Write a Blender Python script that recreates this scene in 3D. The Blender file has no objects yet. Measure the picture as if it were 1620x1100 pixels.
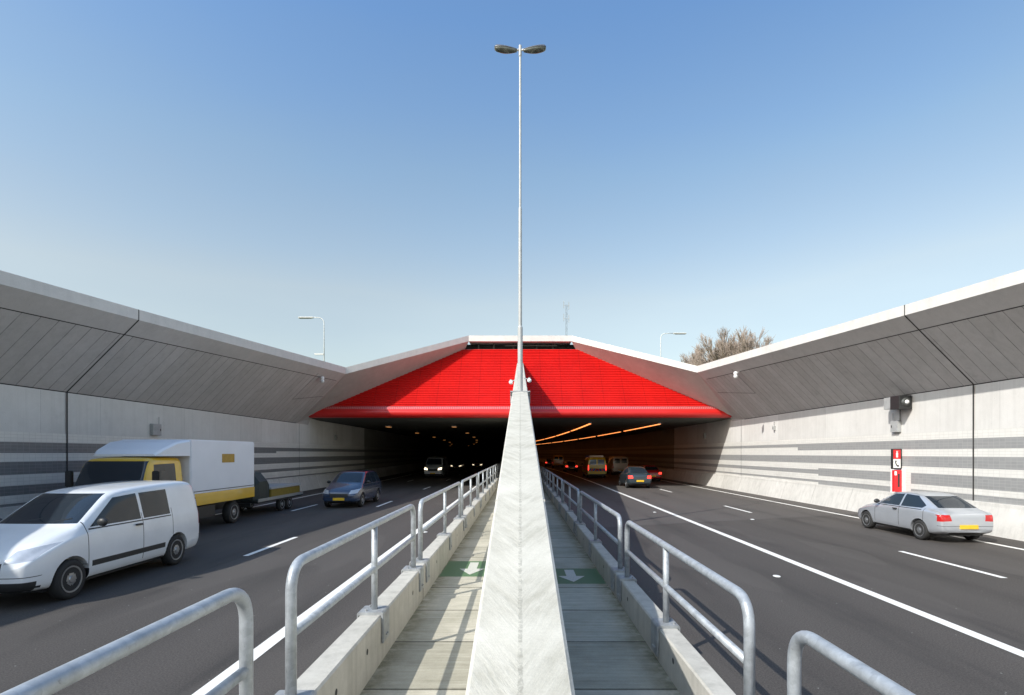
import bpy, bmesh, math, random
from mathutils import Vector, Matrix
random.seed(7)
R = math.radians
scene = bpy.context.scene
COL = scene.collection

# ------------------------------------------------------------------ camera
F = 850.0                      # focal length in pixels of the 1620 px wide photo
EYE = 2.55
cam_d = bpy.data.cameras.new("camera")
cam = bpy.data.objects.new("camera", cam_d); COL.objects.link(cam)
cam.location = (0, 0, EYE); cam.rotation_euler = (R(90), 0, 0)
cam_d.sensor_width = 36; cam_d.lens = 36 * F / 1620
cam_d.shift_x = -13.0 / 1620; cam_d.shift_y = 167.0 / 1620
cam_d.clip_start = 0.05; cam_d.clip_end = 5000
scene.camera = cam

# ------------------------------------------------------------------ light
LDIR = Vector((0.88, 0.80, -1.0))
el = math.atan2(1.0, math.hypot(.88, .80))
world = bpy.data.worlds.new("World"); scene.world = world; world.use_nodes = True
wn = world.node_tree.nodes; wl = world.node_tree.links
wn.clear()
sky = wn.new("ShaderNodeTexSky"); sky.sky_type = 'NISHITA'; sky.sun_disc = False
sky.sun_elevation = el; sky.sun_rotation = math.atan2(-.88, -.80)
sky.altitude = 0; sky.air_density = 1.0; sky.dust_density = 1.6; sky.ozone_density = 2.0
bg = wn.new("ShaderNodeBackground"); bg.inputs[1].default_value = 0.135
wo = wn.new("ShaderNodeOutputWorld")
# thin spring haze: paler, less blue towards the horizon
tcw = wn.new("ShaderNodeTexCoord"); sxw = wn.new("ShaderNodeSeparateXYZ"); rw_ = wn.new("ShaderNodeValToRGB"); mw = wn.new("ShaderNodeVectorMath"); mw.operation = 'MULTIPLY'
wl.new(tcw.outputs["Generated"], sxw.inputs[0]); wl.new(sxw.outputs[2], rw_.inputs[0])
nzw = wn.new("ShaderNodeTexNoise"); nzw.inputs["Scale"].default_value = 2.2; nzw.inputs["Detail"].default_value = 5
mpw = wn.new("ShaderNodeMapping"); mpw.inputs["Scale"].default_value = (1, 1, 3.5); wl.new(tcw.outputs["Generated"], mpw.inputs[0]); wl.new(mpw.outputs[0], nzw.inputs["Vector"])
adw = wn.new("ShaderNodeMath"); adw.operation = 'MULTIPLY_ADD'; adw.inputs[1].default_value = .10; wl.new(nzw.outputs["Fac"], adw.inputs[0]); wl.new(sxw.outputs[2], adw.inputs[2])
sbw = wn.new("ShaderNodeMath"); sbw.operation = 'SUBTRACT'; sbw.inputs[1].default_value = .05; wl.new(adw.outputs[0], sbw.inputs[0]); wl.new(sbw.outputs[0], rw_.inputs[0])
cr_ = rw_.color_ramp; cr_.elements[0].position = .27; cr_.elements[0].color = (1.62/2, 1.29/2, .95/2, 1)
cr_.elements[1].position = .64; cr_.elements[1].color = (1.03/2, 1.26/2, 1.36/2, 1)
e2_ = cr_.elements.new(.12); e2_.color = (1.18/2, 1.02/2, .84/2, 1)
e_ = cr_.elements.new(.45); e_.color = (1.36/2, 1.34/2, 1.16/2, 1)
scw = wn.new("ShaderNodeVectorMath"); scw.operation = 'SCALE'; scw.inputs["Scale"].default_value = 2.0; wl.new(rw_.outputs[0], scw.inputs[0])
wl.new(sky.outputs[0], mw.inputs[0]); wl.new(scw.outputs[0], mw.inputs[1]); wl.new(mw.outputs[0], bg.inputs[0]); wl.new(bg.outputs[0], wo.inputs[0])
sd = bpy.data.lights.new("sun", 'SUN'); sd.energy = 3.5; sd.angle = R(0.5); sd.color = (1.0, 0.96, 0.89)
sun = bpy.data.objects.new("sun", sd); COL.objects.link(sun)
sun.rotation_euler = LDIR.to_track_quat('-Z', 'Y').to_euler(); sun.location = (-30, -30, 40)
scene.view_settings.view_transform = 'Standard'; scene.view_settings.look = 'None'
scene.view_settings.exposure = 0.5; scene.view_settings.gamma = 1.0
try:
    scene.cycles.max_bounces = 8; scene.cycles.diffuse_bounces = 5
except Exception: pass

# ------------------------------------------------------------------ materials
def newmat(name):
    m = bpy.data.materials.new(name); m.use_nodes = True
    nt = m.node_tree; b = nt.nodes["Principled BSDF"]
    return m, nt, b
def nd(nt, t, **kw):
    n = nt.nodes.new(t)
    for k, v in kw.items(): setattr(n, k, v)
    return n
def mth(nt, op, a, b=None, c=None):
    n = nt.nodes.new("ShaderNodeMath"); n.operation = op
    for i, v in enumerate((a, b, c)):
        if v is None: continue
        if isinstance(v, (int, float)): n.inputs[i].default_value = v
        else: nt.links.new(v, n.inputs[i])
    return n.outputs[0]
def mixc(nt, fac, a, b, blend='MIX'):
    n = nt.nodes.new("ShaderNodeMix"); n.data_type = 'RGBA'; n.blend_type = blend
    for s, v in ((n.inputs[0], fac), (n.inputs[6], a), (n.inputs[7], b)):
        if isinstance(v, (int, float)): s.default_value = v
        elif isinstance(v, tuple): s.default_value = (*v, 1) if len(v) == 3 else v
        else: nt.links.new(v, s)
    return n.outputs[2]
def noise(nt, vec, scale, detail=4, rough=.6):
    n = nd(nt, "ShaderNodeTexNoise"); n.inputs["Scale"].default_value = scale
    n.inputs["Detail"].default_value = detail; n.inputs["Roughness"].default_value = rough
    if vec is not None: nt.links.new(vec, n.inputs["Vector"])
    return n.outputs["Fac"]
def mapping(nt, vec, scale=(1, 1, 1), rot=(0, 0, 0)):
    n = nd(nt, "ShaderNodeMapping"); n.inputs["Scale"].default_value = scale; n.inputs["Rotation"].default_value = rot
    nt.links.new(vec, n.inputs["Vector"]); return n.outputs[0]
def remap(nt, v, a, b, c=0.0, d=1.0):
    n = nd(nt, "ShaderNodeMapRange"); nt.links.new(v, n.inputs[0])
    for i, x in zip((1, 2, 3, 4), (a, b, c, d)): n.inputs[i].default_value = x
    return n.outputs[0]
def bump(nt, b, h, strength=.3, dist=.01):
    n = nd(nt, "ShaderNodeBump"); n.inputs["Strength"].default_value = strength; n.inputs["Distance"].default_value = dist
    nt.links.new(h, n.inputs["Height"]); nt.links.new(n.outputs[0], b.inputs["Normal"])
def coords(nt):
    t = nd(nt, "ShaderNodeTexCoord"); return t.outputs["Object"]
def sepxyz(nt, v):
    n = nd(nt, "ShaderNodeSeparateXYZ"); nt.links.new(v, n.inputs[0]); return n.outputs

def plain(name, col, rough=.5, metal=0.0, var=.12, scale=6.0, spec=.5, coat=0.0):
    m, nt, b = newmat(name)
    v = coords(nt)
    f = noise(nt, v, scale, 5)
    f = remap(nt, f, .3, .7)
    dk = tuple(c * (1 - var) for c in col); lt = tuple(min(1, c * (1 + var)) for c in col)
    nt.links.new(mixc(nt, f, dk, lt), b.inputs["Base Color"])
    b.inputs["Roughness"].default_value = rough; b.inputs["Metallic"].default_value = metal
    b.inputs["Specular IOR Level"].default_value = spec
    b.inputs["Coat Weight"].default_value = coat; b.inputs["Coat Roughness"].default_value = .06
    return m
def emit(name, col, strength, base=(.8, .8, .8)):
    m, nt, b = newmat(name)
    b.inputs["Base Color"].default_value = (*base, 1); b.inputs["Emission Color"].default_value = (*col, 1)
    b.inputs["Emission Strength"].default_value = strength; return m

def concrete(name, c1, c2, seam=None, streak=.25, rough=.85, board=False, stain=.35, sc=1.0, pores=True):
    m, nt, b = newmat(name); v = coords(nt)
    big = remap(nt, noise(nt, v, .35 * sc, 6, .65), .3, .7)
    mid = remap(nt, noise(nt, v, 2.3 * sc, 8, .7), .32, .68)
    fine = noise(nt, v, 45 * sc, 3, .6)
    col = mixc(nt, mth(nt, 'MULTIPLY_ADD', big, .55, mth(nt, 'MULTIPLY', mid, .45)), c1, c2)
    # vertical run-off streaks
    st = remap(nt, noise(nt, mapping(nt, v, (3.5, 3.5, .12)), 1.6, 6, .65), .48, .75)
    col = mixc(nt, mth(nt, 'MULTIPLY', st, streak), col, tuple(c * .55 for c in c1))
    if stain:
        s2 = remap(nt, noise(nt, v, 1.1, 9, .75), .58, .74)
        col = mixc(nt, mth(nt, 'MULTIPLY', s2, stain), col, tuple(c * .62 for c in c1))
    col = mixc(nt, 1.0, col, mixc(nt, fine, (.86, .86, .86), (1.1, 1.1, 1.1)), 'MULTIPLY')
    h = mth(nt, 'MULTIPLY', fine, .3)
    if pores:
        vo = nd(nt, "ShaderNodeTexVoronoi"); vo.inputs["Scale"].default_value = 7 * sc; nt.links.new(v, vo.inputs["Vector"])
        pr = mth(nt, 'LESS_THAN', vo.outputs["Distance"], .055)
        col = mixc(nt, mth(nt, 'MULTIPLY', pr, .45), col, tuple(c * .35 for c in c1))
    if seam:
        pitch, wdt, amt = seam
        y = sepxyz(nt, v)[1]
        q = mth(nt, 'DIVIDE', y, pitch)
        wn_ = nd(nt, "ShaderNodeTexWhiteNoise"); wn_.noise_dimensions = '1D'
        nt.links.new(mth(nt, 'FLOOR', q), wn_.inputs["W"])
        col = mixc(nt, 1.0, col, mixc(nt, wn_.outputs["Value"], (.93, .925, .92), (1.04, 1.04, 1.045)), 'MULTIPLY')
        fr = mth(nt, 'FRACT', q)
        e = mth(nt, 'MINIMUM', fr, mth(nt, 'SUBTRACT', 1.0, fr))
        ln = mth(nt, 'LESS_THAN', e, wdt / pitch)
        brk = remap(nt, noise(nt, v, 1.7, 4), .3, .6, .45, 1.0)
        col = mixc(nt, mth(nt, 'MULTIPLY', mth(nt, 'MULTIPLY', ln, amt), brk), col, (.03, .028, .025))
    nt.links.new(col, b.inputs["Base Color"]); b.inputs["Roughness"].default_value = rough
    b.inputs["Specular IOR Level"].default_value = .3
    bump(nt, b, mth(nt, 'ADD', h, mth(nt, 'MULTIPLY', mid, .4)), .35, .01)
    return m

M = {}
M['wall'] = concrete('wall_concrete', (.585, .575, .55), (.70, .69, .665), seam=(2.4, .010, .25), streak=.20, stain=.2)
M['panel'] = concrete('panel_concrete', (.43, .42, .415), (.56, .545, .54), seam=(.55, .014, .6), streak=.2, stain=.5)
M['tunnel_side'] = concrete('tunnel_side_concrete', (.22, .215, .19), (.30, .295, .265), streak=.3)  # wall concrete darkened, low light of the bore put into the colour
M['strip'] = concrete('strip_concrete', (.45, .44, .435), (.57, .555, .55), streak=.1, stain=.3)
M['wing'] = concrete('wing_concrete', (.38, .36, .35), (.50, .48, .465), streak=.05, stain=.35)
M['coping'] = concrete('coping_concrete', (.58, .57, .545), (.74, .72, .69), streak=.12, stain=.35)
M['barrier'] = concrete('barrier_concrete', (.48, .47, .44), (.64, .625, .59), seam=(3.0, .014, .5), streak=.35)
M['kerb'] = concrete('kerb_concrete', (.40, .385, .345), (.58, .56, .51), streak=.45, stain=.55, sc=2)
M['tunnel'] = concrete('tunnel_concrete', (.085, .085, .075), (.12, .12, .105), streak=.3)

# walkway slabs: broom-finished, mossy, jointed
def m_walk():
    m, nt, b = newmat('walkway_concrete'); v = coords(nt); s = sepxyz(nt, v)
    big = remap(nt, noise(nt, v, .9, 7, .7), .3, .7)
    tr = remap(nt, noise(nt, mapping(nt, v, (.6, 9, 1)), 1.5, 7, .7), .3, .7)
    col = mixc(nt, mth(nt, 'MULTIPLY_ADD', big, .5, mth(nt, 'MULTIPLY', tr, .5)), (.26, .245, .18), (.63, .59, .495))
    edge = remap(nt, mth(nt, 'ABSOLUTE', s[0]), 1.40, 1.66)
    moss = mth(nt, 'MULTIPLY', edge, remap(nt, noise(nt, v, 5, 6, .7), .35, .6))
    col = mixc(nt, mth(nt, 'MULTIPLY', moss, .75), col, (.13, .125, .06))
    q = mth(nt, 'DIVIDE', mth(nt, 'ADD', s[1], .05), 1.45)
    wn_ = nd(nt, "ShaderNodeTexWhiteNoise"); wn_.noise_dimensions = '1D'; nt.links.new(mth(nt, 'FLOOR', q), wn_.inputs["W"])
    col = mixc(nt, 1.0, col, mixc(nt, wn_.outputs["Value"], (.80, .80, .78), (1.1, 1.1, 1.1)), 'MULTIPLY')
    fr = mth(nt, 'FRACT', q); e = mth(nt, 'MINIMUM', fr, mth(nt, 'SUBTRACT', 1.0, fr))
    wob = mth(nt, 'ADD', e, mth(nt, 'MULTIPLY', mth(nt, 'SUBTRACT', noise(nt, v, 14, 4), .5), .012))
    ln = mth(nt, 'LESS_THAN', wob, .012)
    col = mixc(nt, mth(nt, 'MULTIPLY', ln, .8), col, (.05, .045, .03))
    fine = noise(nt, v, 70, 3)
    col = mixc(nt, 1.0, col, mixc(nt, fine, (.8, .8, .8), (1.15, 1.15, 1.15)), 'MULTIPLY')
    nt.links.new(col, b.inputs["Base Color"]); b.inputs["Roughness"].default_value = .9
    bump(nt, b, mth(nt, 'ADD', tr, fine), .4, .008); return m
M['walk'] = m_walk()

# median wall top: chevron-brushed pale concrete with a rough centre joint
def m_fin():
    m, nt, b = newmat('median_wall_concrete'); v = coords(nt); s = sepxyz(nt, v)
    ax = mth(nt, 'ABSOLUTE', s[0])
    u = mth(nt, 'SUBTRACT', s[1], mth(nt, 'MULTIPLY', ax, 2.0))
    w = mth(nt, 'ADD', ax, mth(nt, 'MULTIPLY', s[1], .3))
    cb = nd(nt, "ShaderNodeCombineXYZ"); nt.links.new(mth(nt, 'MULTIPLY', u, 4.2), cb.inputs[0]); nt.links.new(mth(nt, 'MULTIPLY', w, 1.6), cb.inputs[1])
    nt.links.new(mth(nt, 'MULTIPLY', s[0], .8), cb.inputs[2])
    stv = remap(nt, noise(nt, cb.outputs[0], 1.5, 8, .72), .40, .62)
    patch = remap(nt, noise(nt, v, 2.1, 4, .6), .38, .62, .25, 1.0)
    stv = mth(nt, 'SUBTRACT', 1.0, mth(nt, 'MULTIPLY', mth(nt, 'SUBTRACT', 1.0, stv), patch))
    big = remap(nt, noise(nt, v, 1.2, 7, .7), .3, .7)
    col = mixc(nt, mth(nt, 'MULTIPLY_ADD', stv, .55, mth(nt, 'MULTIPLY', big, .45)), (.38, .36, .295), (.60, .575, .50))
    cj = mth(nt, 'ADD', ax, mth(nt, 'MULTIPLY', mth(nt, 'SUBTRACT', noise(nt, v, 16, 5, .7), .5), .03))
    spots = remap(nt, noise(nt, v, 24, 5, .75), .42, .6)
    col = mixc(nt, mth(nt, 'MULTIPLY', mth(nt, 'LESS_THAN', cj, .011), mth(nt, 'MULTIPLY', spots, .6)), col, (.25, .24, .20))
    ed = remap(nt, ax, .205, .23)
    col = mixc(nt, mth(nt, 'MULTIPLY', ed, .3), col, (.80, .79, .74))
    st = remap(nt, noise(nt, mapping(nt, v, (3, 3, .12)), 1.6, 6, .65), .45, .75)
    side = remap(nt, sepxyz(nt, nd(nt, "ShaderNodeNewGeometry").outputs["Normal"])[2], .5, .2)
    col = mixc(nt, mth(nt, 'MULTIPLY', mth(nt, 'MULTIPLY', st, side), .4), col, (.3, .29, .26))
    fine = noise(nt, v, 60, 3)
    col = mixc(nt, 1.0, col, mixc(nt, fine, (.85, .85, .85), (1.1, 1.1, 1.1)), 'MULTIPLY')
    nt.links.new(col, b.inputs["Base Color"]); b.inputs["Roughness"].default_value = .85
    bump(nt, b, mth(nt, 'ADD', stv, mth(nt, 'MULTIPLY', fine, .4)), .35, .008); return m
M['fin'] = m_fin()

def m_asphalt():
    m, nt, b = newmat('asphalt'); v = coords(nt); s = sepxyz(nt, v)
    big = remap(nt, noise(nt, mapping(nt, v, (1, .15, 1)), .8, 6, .65), .3, .7)
    fine = noise(nt, v, 48, 5, .8); mid = noise(nt, v, 9, 5, .7)
    col = mixc(nt, big, (.050, .0445, .040), (.070, .0625, .057))
    # polished wheel tracks (lanes 3.45 m wide)
    tr = mth(nt, 'ABSOLUTE', mth(nt, 'SINE', mth(nt, 'MULTIPLY', s[0], 2 * math.pi / 3.45)))
    col = mixc(nt, mth(nt, 'MULTIPLY', tr, .42), col, (.086, .077, .070))
    old = mth(nt, 'GREATER_THAN', mth(nt, 'SUBTRACT', s[1], mth(nt, 'MULTIPLY', s[0], .35)), 17.4)
    rt = mth(nt, 'GREATER_THAN', s[0], 0.0)
    col = mixc(nt, mth(nt, 'MULTIPLY', mth(nt, 'MULTIPLY', old, rt), .5), col, (.112, .102, .094))
    col = mixc(nt, remap(nt, fine, .36, .66), mixc(nt, 1.0, col, (.45, .45, .45), 'MULTIPLY'), mixc(nt, 1.0, col, (1.6, 1.6, 1.6), 'MULTIPLY'))
    oil = remap(nt, noise(nt, mapping(nt, v, (1.0, .10, 1)), 1.9, 7, .7), .5, .72)
    lane = remap(nt, mth(nt, 'ABSOLUTE', mth(nt, 'COSINE', mth(nt, 'MULTIPLY', s[0], 2 * math.pi / 3.45))), .7, 1.0)
    col = mixc(nt, mth(nt, 'MULTIPLY', mth(nt, 'MULTIPLY', oil, lane), .75), col, (.030, .028, .027))
    pt = remap(nt, noise(nt, mapping(nt, v, (.5, .12, 1)), 1.0, 2), .55, .57)
    col = mixc(nt, mth(nt, 'MULTIPLY', pt, .3), col, (.100, .090, .082))
    vo = nd(nt, "ShaderNodeTexVoronoi"); vo.inputs["Scale"].default_value = 3.2; nt.links.new(v, vo.inputs["Vector"])
    chip = mth(nt, 'LESS_THAN', vo.outputs["Distance"], .035)
    col = mixc(nt, mth(nt, 'MULTIPLY', chip, .6), col, (.4, .4, .38))
    col = mixc(nt, mth(nt, 'MULTIPLY', remap(nt, mid, .6, .75), .25), col, (.03, .03, .03))
    nt.links.new(col, b.inputs["Base Color"]); b.inputs["Roughness"].default_value = .75
    b.inputs["Specular IOR Level"].default_value = .35
    bump(nt, b, fine, .5, .006); return m
M['asphalt'] = m_asphalt()

def m_paint(name, col, wear=.5):
    m, nt, b = newmat(name); v = coords(nt)
    f = remap(nt, noise(nt, v, 28, 7, .75), .52, .72); g = remap(nt, noise(nt, v, 1.2, 4), .35, .7)
    c = mixc(nt, mth(nt, 'MULTIPLY', mth(nt, 'MULTIPLY', f, g), wear), col, (.12, .115, .11))
    nt.links.new(c, b.inputs["Base Color"]); b.inputs["Roughness"].default_value = .6; return m
M['line'] = m_paint('road_paint', (.78, .77, .73))
M['green'] = m_paint('green_paint', (.085, .17, .075), 1.0)
M['arrow'] = m_paint('arrow_paint', (.55, .55, .49), 1.0)

def m_tile(name, c1, c2, mortar):
    m, nt, b = newmat(name); v = coords(nt); s = sepxyz(nt, v)
    cb = nd(nt, "ShaderNodeCombineXYZ"); nt.links.new(s[1], cb.inputs[0]); nt.links.new(s[2], cb.inputs[1])
    br = nd(nt, "ShaderNodeTexBrick"); nt.links.new(cb.outputs[0], br.inputs["Vector"])
    br.offset = 0.0; br.inputs["Scale"].default_value = 1; br.inputs["Brick Width"].default_value = .2
    br.inputs["Row Height"].default_value = .1; br.inputs["Mortar Size"].default_value = .0045; br.inputs["Mortar Smooth"].default_value = .1
    br.inputs["Color1"].default_value = (*c1, 1); br.inputs["Color2"].default_value = (*c2, 1); br.inputs["Mortar"].default_value = (*mortar, 1)
    d = remap(nt, noise(nt, mapping(nt, v, (1, .6, 1)), 1.3, 7, .7), .35, .75)
    col = mixc(nt, mth(nt, 'MULTIPLY', d, .14), br.outputs["Color"], (.30, .29, .27))
    grime = remap(nt, s[2], 1.9, .9)
    col = mixc(nt, mth(nt, 'MULTIPLY', mth(nt, 'MULTIPLY', grime, d), .3), col, (.2, .19, .17))
    nt.links.new(col, b.inputs["Base Color"]); b.inputs["Roughness"].default_value = .35
    bump(nt, b, mth(nt, 'SUBTRACT', 1.0, br.outputs["Fac"]), .3, .003); return m
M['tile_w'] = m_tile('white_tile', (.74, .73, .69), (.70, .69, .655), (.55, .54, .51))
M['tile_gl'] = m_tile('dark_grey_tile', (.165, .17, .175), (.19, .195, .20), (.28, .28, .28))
M['tile_tw'] = m_tile('tunnel_shade_white_tile', (.32, .315, .28), (.28, .275, .25), (.2, .2, .18))  # white tile copy with the dimness of the bore painted in
M['tile_tg'] = m_tile('tunnel_shade_grey_tile', (.10, .10, .095), (.11, .11, .105), (.12, .12, .11))  # grey tile copy, likewise darkened for the dim bore
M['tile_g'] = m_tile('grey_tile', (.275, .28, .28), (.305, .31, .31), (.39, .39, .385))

def m_red():
    m, nt, b = newmat('red_metal'); v = coords(nt)
    f = remap(nt, noise(nt, v, .6, 6, .7), .3, .7)
    x = sepxyz(nt, v)[0]
    fr = mth(nt, 'FRACT', mth(nt, 'DIVIDE', x, 1.5)); ln = mth(nt, 'LESS_THAN', fr, .02)
    c = mixc(nt, f, (.56, .010, .009), (.66, .014, .011))
    c = mixc(nt, mth(nt, 'MULTIPLY', ln, .5), c, (.2, .003, .003))
    st = remap(nt, noise(nt, mapping(nt, v, (4, 1, .3)), 2, 6, .7), .5, .8)
    c = mixc(nt, mth(nt, 'MULTIPLY', st, .35), c, (.33, .01, .01))
    nt.links.new(c, b.inputs["Base Color"]); b.inputs["Roughness"].default_value = .42; return m
M['red'] = m_red()
M['red_gloss'] = plain('red_enamel', (.60, .020, .018), .3, 0, .06, 1.5)
def m_perf():
    m, nt, b = newmat('perforated_red'); v = coords(nt); x = sepxyz(nt, v)[0]
    fr = mth(nt, 'FRACT', mth(nt, 'DIVIDE', x, .13)); ln = mth(nt, 'LESS_THAN', fr, .3)
    c = mixc(nt, ln, (.62, .17, .17), (.42, .03, .035))
    nt.links.new(c, b.inputs["Base Color"]); b.inputs["Roughness"].default_value = .35; b.inputs["Metallic"].default_value = .2; return m
M['perf'] = m_perf()

def m_galv():
    m, nt, b = newmat('galvanised_steel'); v = coords(nt)
    vo = nd(nt, "ShaderNodeTexVoronoi"); vo.inputs["Scale"].default_value = 22; nt.links.new(v, vo.inputs["Vector"])
    n = remap(nt, noise(nt, v, 7, 7, .72), .3, .7)
    sp = nd(nt, "ShaderNodeSeparateColor"); nt.links.new(vo.outputs["Color"], sp.inputs[0])
    f = mth(nt, 'ADD', mth(nt, 'MULTIPLY', sp.outputs[0], .3), mth(nt, 'MULTIPLY', n, .7))
    c = mixc(nt, f, (.27, .29, .31), (.52, .555, .585))
    dr = remap(nt, noise(nt, v, 26, 6, .75), .60, .74)
    c = mixc(nt, mth(nt, 'MULTIPLY', dr, .55), c, (.14, .12, .10))
    nt.links.new(c, b.inputs["Base Color"]); b.inputs["Metallic"].default_value = .35
    nt.links.new(remap(nt, n, 0, 1, .38, .6), b.inputs["Roughness"])
    bump(nt, b, n, .15, .003); return m
M['galv'] = m_galv()
M['bracket'] = plain('bracket_steel', (.33, .345, .355), .55, .3, .25, 8)
M['lamp_pole'] = plain('lamp_pole_paint', (.42, .43, .42), .45, .1, .12, 3)
M['lamp_white'] = plain('lamp_white_paint', (.64, .65, .64), .4)
M['lamp_bowl'] = plain('lamp_bowl', (.10, .105, .085), .12, 0, .3, 8, coat=.5)
M['lamp_top'] = plain('lamp_housing', (.13, .14, .16), .35, .2)
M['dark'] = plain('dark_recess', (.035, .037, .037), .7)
M['dark_frame'] = plain('dark_frame_metal', (.10, .105, .10), .4, .4)
M['joint'] = plain('joint_sealant', (.035, .034, .033), .8)
M['crack'] = plain('bitumen_seam', (.035, .033, .032), .7)
M['black'] = plain('black_plastic', (.025, .026, .027), .45)
M['rubber'] = plain('tyre_rubber', (.022, .022, .022), .8)
M['rim'] = plain('wheel_alloy', (.42, .43, .44), .3, .8)
M['glass'] = plain('vehicle_glass', (.018, .026, .036), .03, 0, .1, 1, spec=.45)
M['blue_glass'] = plain('blue_tinted_glass', (.06, .16, .33), .08, 0, .1, 1, spec=.8)
M['plate'] = plain('yellow_plate', (.80, .50, .03), .4)
M['grey_box'] = plain('grey_cabinet', (.36, .37, .37), .5)
M['white_plastic'] = plain('white_plastic', (.82, .83, .84), .3)
M['sign_red'] = plain('sign_red', (.68, .02, .025), .35)
M['sign_white'] = plain('sign_white', (.80, .80, .78), .35)
M['rail_grey'] = plain('pipe_grey', (.30, .30, .28), .5)
M['head_off'] = plain('clear_lamp_glass', (.55, .57, .60), .08, .3, coat=.6)
M['head_on'] = emit('headlight_on', (1.0, .82, .55), 3.0)
M['head_dim'] = emit('faint_headlight', (1.0, .82, .55), 1.0)
M['tail_off'] = plain('tail_lamp', (.45, .015, .015), .15, 0, .1, coat=.6)
M['tail_on'] = emit('tail_lamp_on', (1.0, .05, .03), 1.6, (.5, .01, .01))
M['amber'] = plain('amber_lamp', (.75, .28, .03), .2, coat=.6)
M['sodium'] = emit('sodium_lamp', (1.0, .30, .075), 1.7)
M['sodium_dim'] = emit('sodium_lamp_dim', (1.0, .40, .10), .28)
def paint(name, col, rough=.28, metal=0.0): return plain(name, col, rough, metal, .05, 2, coat=.9)
M['p_white'] = paint('white_car_paint', (.74, .76, .78))
M['p_silver'] = paint('silver_car_paint', (.50, .53, .57), .28, .5)
M['p_blue'] = paint('dark_blue_car_paint', (.035, .055, .105), .22, .2)
M['p_dark'] = paint('charcoal_car_paint', (.035, .037, .040))
M['p_teal'] = paint('dark_slate_car_paint', (.030, .045, .055))
M['p_red'] = paint('red_car_paint', (.42, .012, .018))
M['p_yellow'] = paint('yellow_truck_paint', (.72, .44, .02))
M['p_amb'] = paint('ambulance_yellow_paint', (.72, .60, .05))
M['p_cream'] = paint('cream_van_paint', (.62, .60, .54))
M['p_box'] = plain('white_box_panel', (.78, .80, .84), .4, 0, .03, 1.0)
M['st_blue'] = plain('stripe_blue', (.02, .06, .32), .4)
M['st_red'] = plain('stripe_red', (.65, .05, .02), .4)
M['bark'] = plain('tree_bark', (.16, .125, .10), .9, 0, .3, 3)
M['twig'] = plain('tree_twigs', (.30, .245, .205), .9, 0, .4, 1.2)
def m_grass():
    m, nt, b = newmat('grass'); v = coords(nt)
    c = mixc(nt, remap(nt, noise(nt, v, .8, 8, .7), .3, .7), (.045, .07, .02), (.10, .13, .04))
    nt.links.new(c, b.inputs["Base Color"]); b.inputs["Roughness"].default_value = .95; return m
M['grass'] = m_grass()

# ------------------------------------------------------------------ helpers
def link_mesh(name, bm, mats, parent=None, smooth=False, recalc=True):
    if recalc: bmesh.ops.recalc_face_normals(bm, faces=bm.faces)
    me = bpy.data.meshes.new(name); bm.to_mesh(me); bm.free()
    if not isinstance(mats, (list, tuple)): mats = [mats]
    for m in mats: me.materials.append(m)
    if smooth:
        for p in me.polygons: p.use_smooth = True
    o = bpy.data.objects.new(name, me); COL.objects.link(o)
    if parent: o.parent = parent
    return o
def thing(name, label, cat, loc=(0, 0, 0), rz=0, group=None):
    o = bpy.data.objects.new(name, None); COL.objects.link(o); o.empty_display_size = .2
    o.location = loc; o.rotation_euler = (0, 0, rz); o['label'] = label; o['category'] = cat
    if group: o['group'] = group
    return o
def tag(o, label, cat, group=None):
    o['label'] = label; o['category'] = cat
    if group: o['group'] = group
    return o
def struct(o): o['kind'] = 'structure'; return o
def copy_tree(o, parent=None):
    c = o.copy(); COL.objects.link(c); c.parent = parent
    for ch in list(o.children): copy_tree(ch, c)
    return c
def box(bm, x0, x1, y0, y1, z0, z1, mi=0):
    vs = [bm.verts.new(p) for p in ((x0,y0,z0),(x1,y0,z0),(x1,y1,z0),(x0,y1,z0),(x0,y0,z1),(x1,y0,z1),(x1,y1,z1),(x0,y1,z1))]
    for f in ((0,3,2,1),(4,5,6,7),(0,1,5,4),(1,2,6,5),(2,3,7,6),(3,0,4,7)):
        bm.faces.new([vs[i] for i in f]).material_index = mi
def bbox(name, dims, mat, parent=None, bev=.01, seg=2):
    bm = bmesh.new(); box(bm, *dims)
    if bev: bmesh.ops.bevel(bm, geom=bm.edges[:] , offset=bev, segments=seg, affect='EDGES', profile=.5)
    return link_mesh(name, bm, mat, parent)
def quad(bm, pts, mi=0):
    f = bm.faces.new([bm.verts.new(p) for p in pts]); f.material_index = mi; return f
def loft(bm, rings, closed=True, caps=True, mi=0):
    vr = [[bm.verts.new(p) for p in r] for r in rings]
    n = len(rings[0])
    for a, b_ in zip(vr, vr[1:]):
        for i in range(n if closed else n - 1):
            j = (i + 1) % n
            bm.faces.new((a[i], a[j], b_[j], b_[i])).material_index = mi
    if caps and closed:
        bm.faces.new(vr[0][::-1]).material_index = mi; bm.faces.new(vr[-1]).material_index = mi
    return vr
def sweep(bm, pts, r, n=14, caps=True):
    pts = [Vector(p) for p in pts]
    if not isinstance(r, (list, tuple)): r = [r] * len(pts)
    t0 = (pts[1] - pts[0]).normalized()
    up = Vector((1, 0, 0)) if abs(t0.x) < .9 else Vector((0, 0, 1))
    nrm = (up - t0 * up.dot(t0)).normalized(); rings = []
    for i, p in enumerate(pts):
        if i == 0: t = t0
        elif i == len(pts) - 1: t = (pts[i] - pts[i-1]).normalized()
        else: t = ((pts[i+1] - pts[i]).normalized() + (pts[i] - pts[i-1]).normalized()).normalized()
        nrm = (nrm - t * nrm.dot(t)).normalized(); bi = t.cross(nrm)
        rings.append([p + (nrm * math.cos(2*math.pi*k/n) + bi * math.sin(2*math.pi*k/n)) * r[i] for k in range(n)])
    loft(bm, rings, True, caps)
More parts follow.
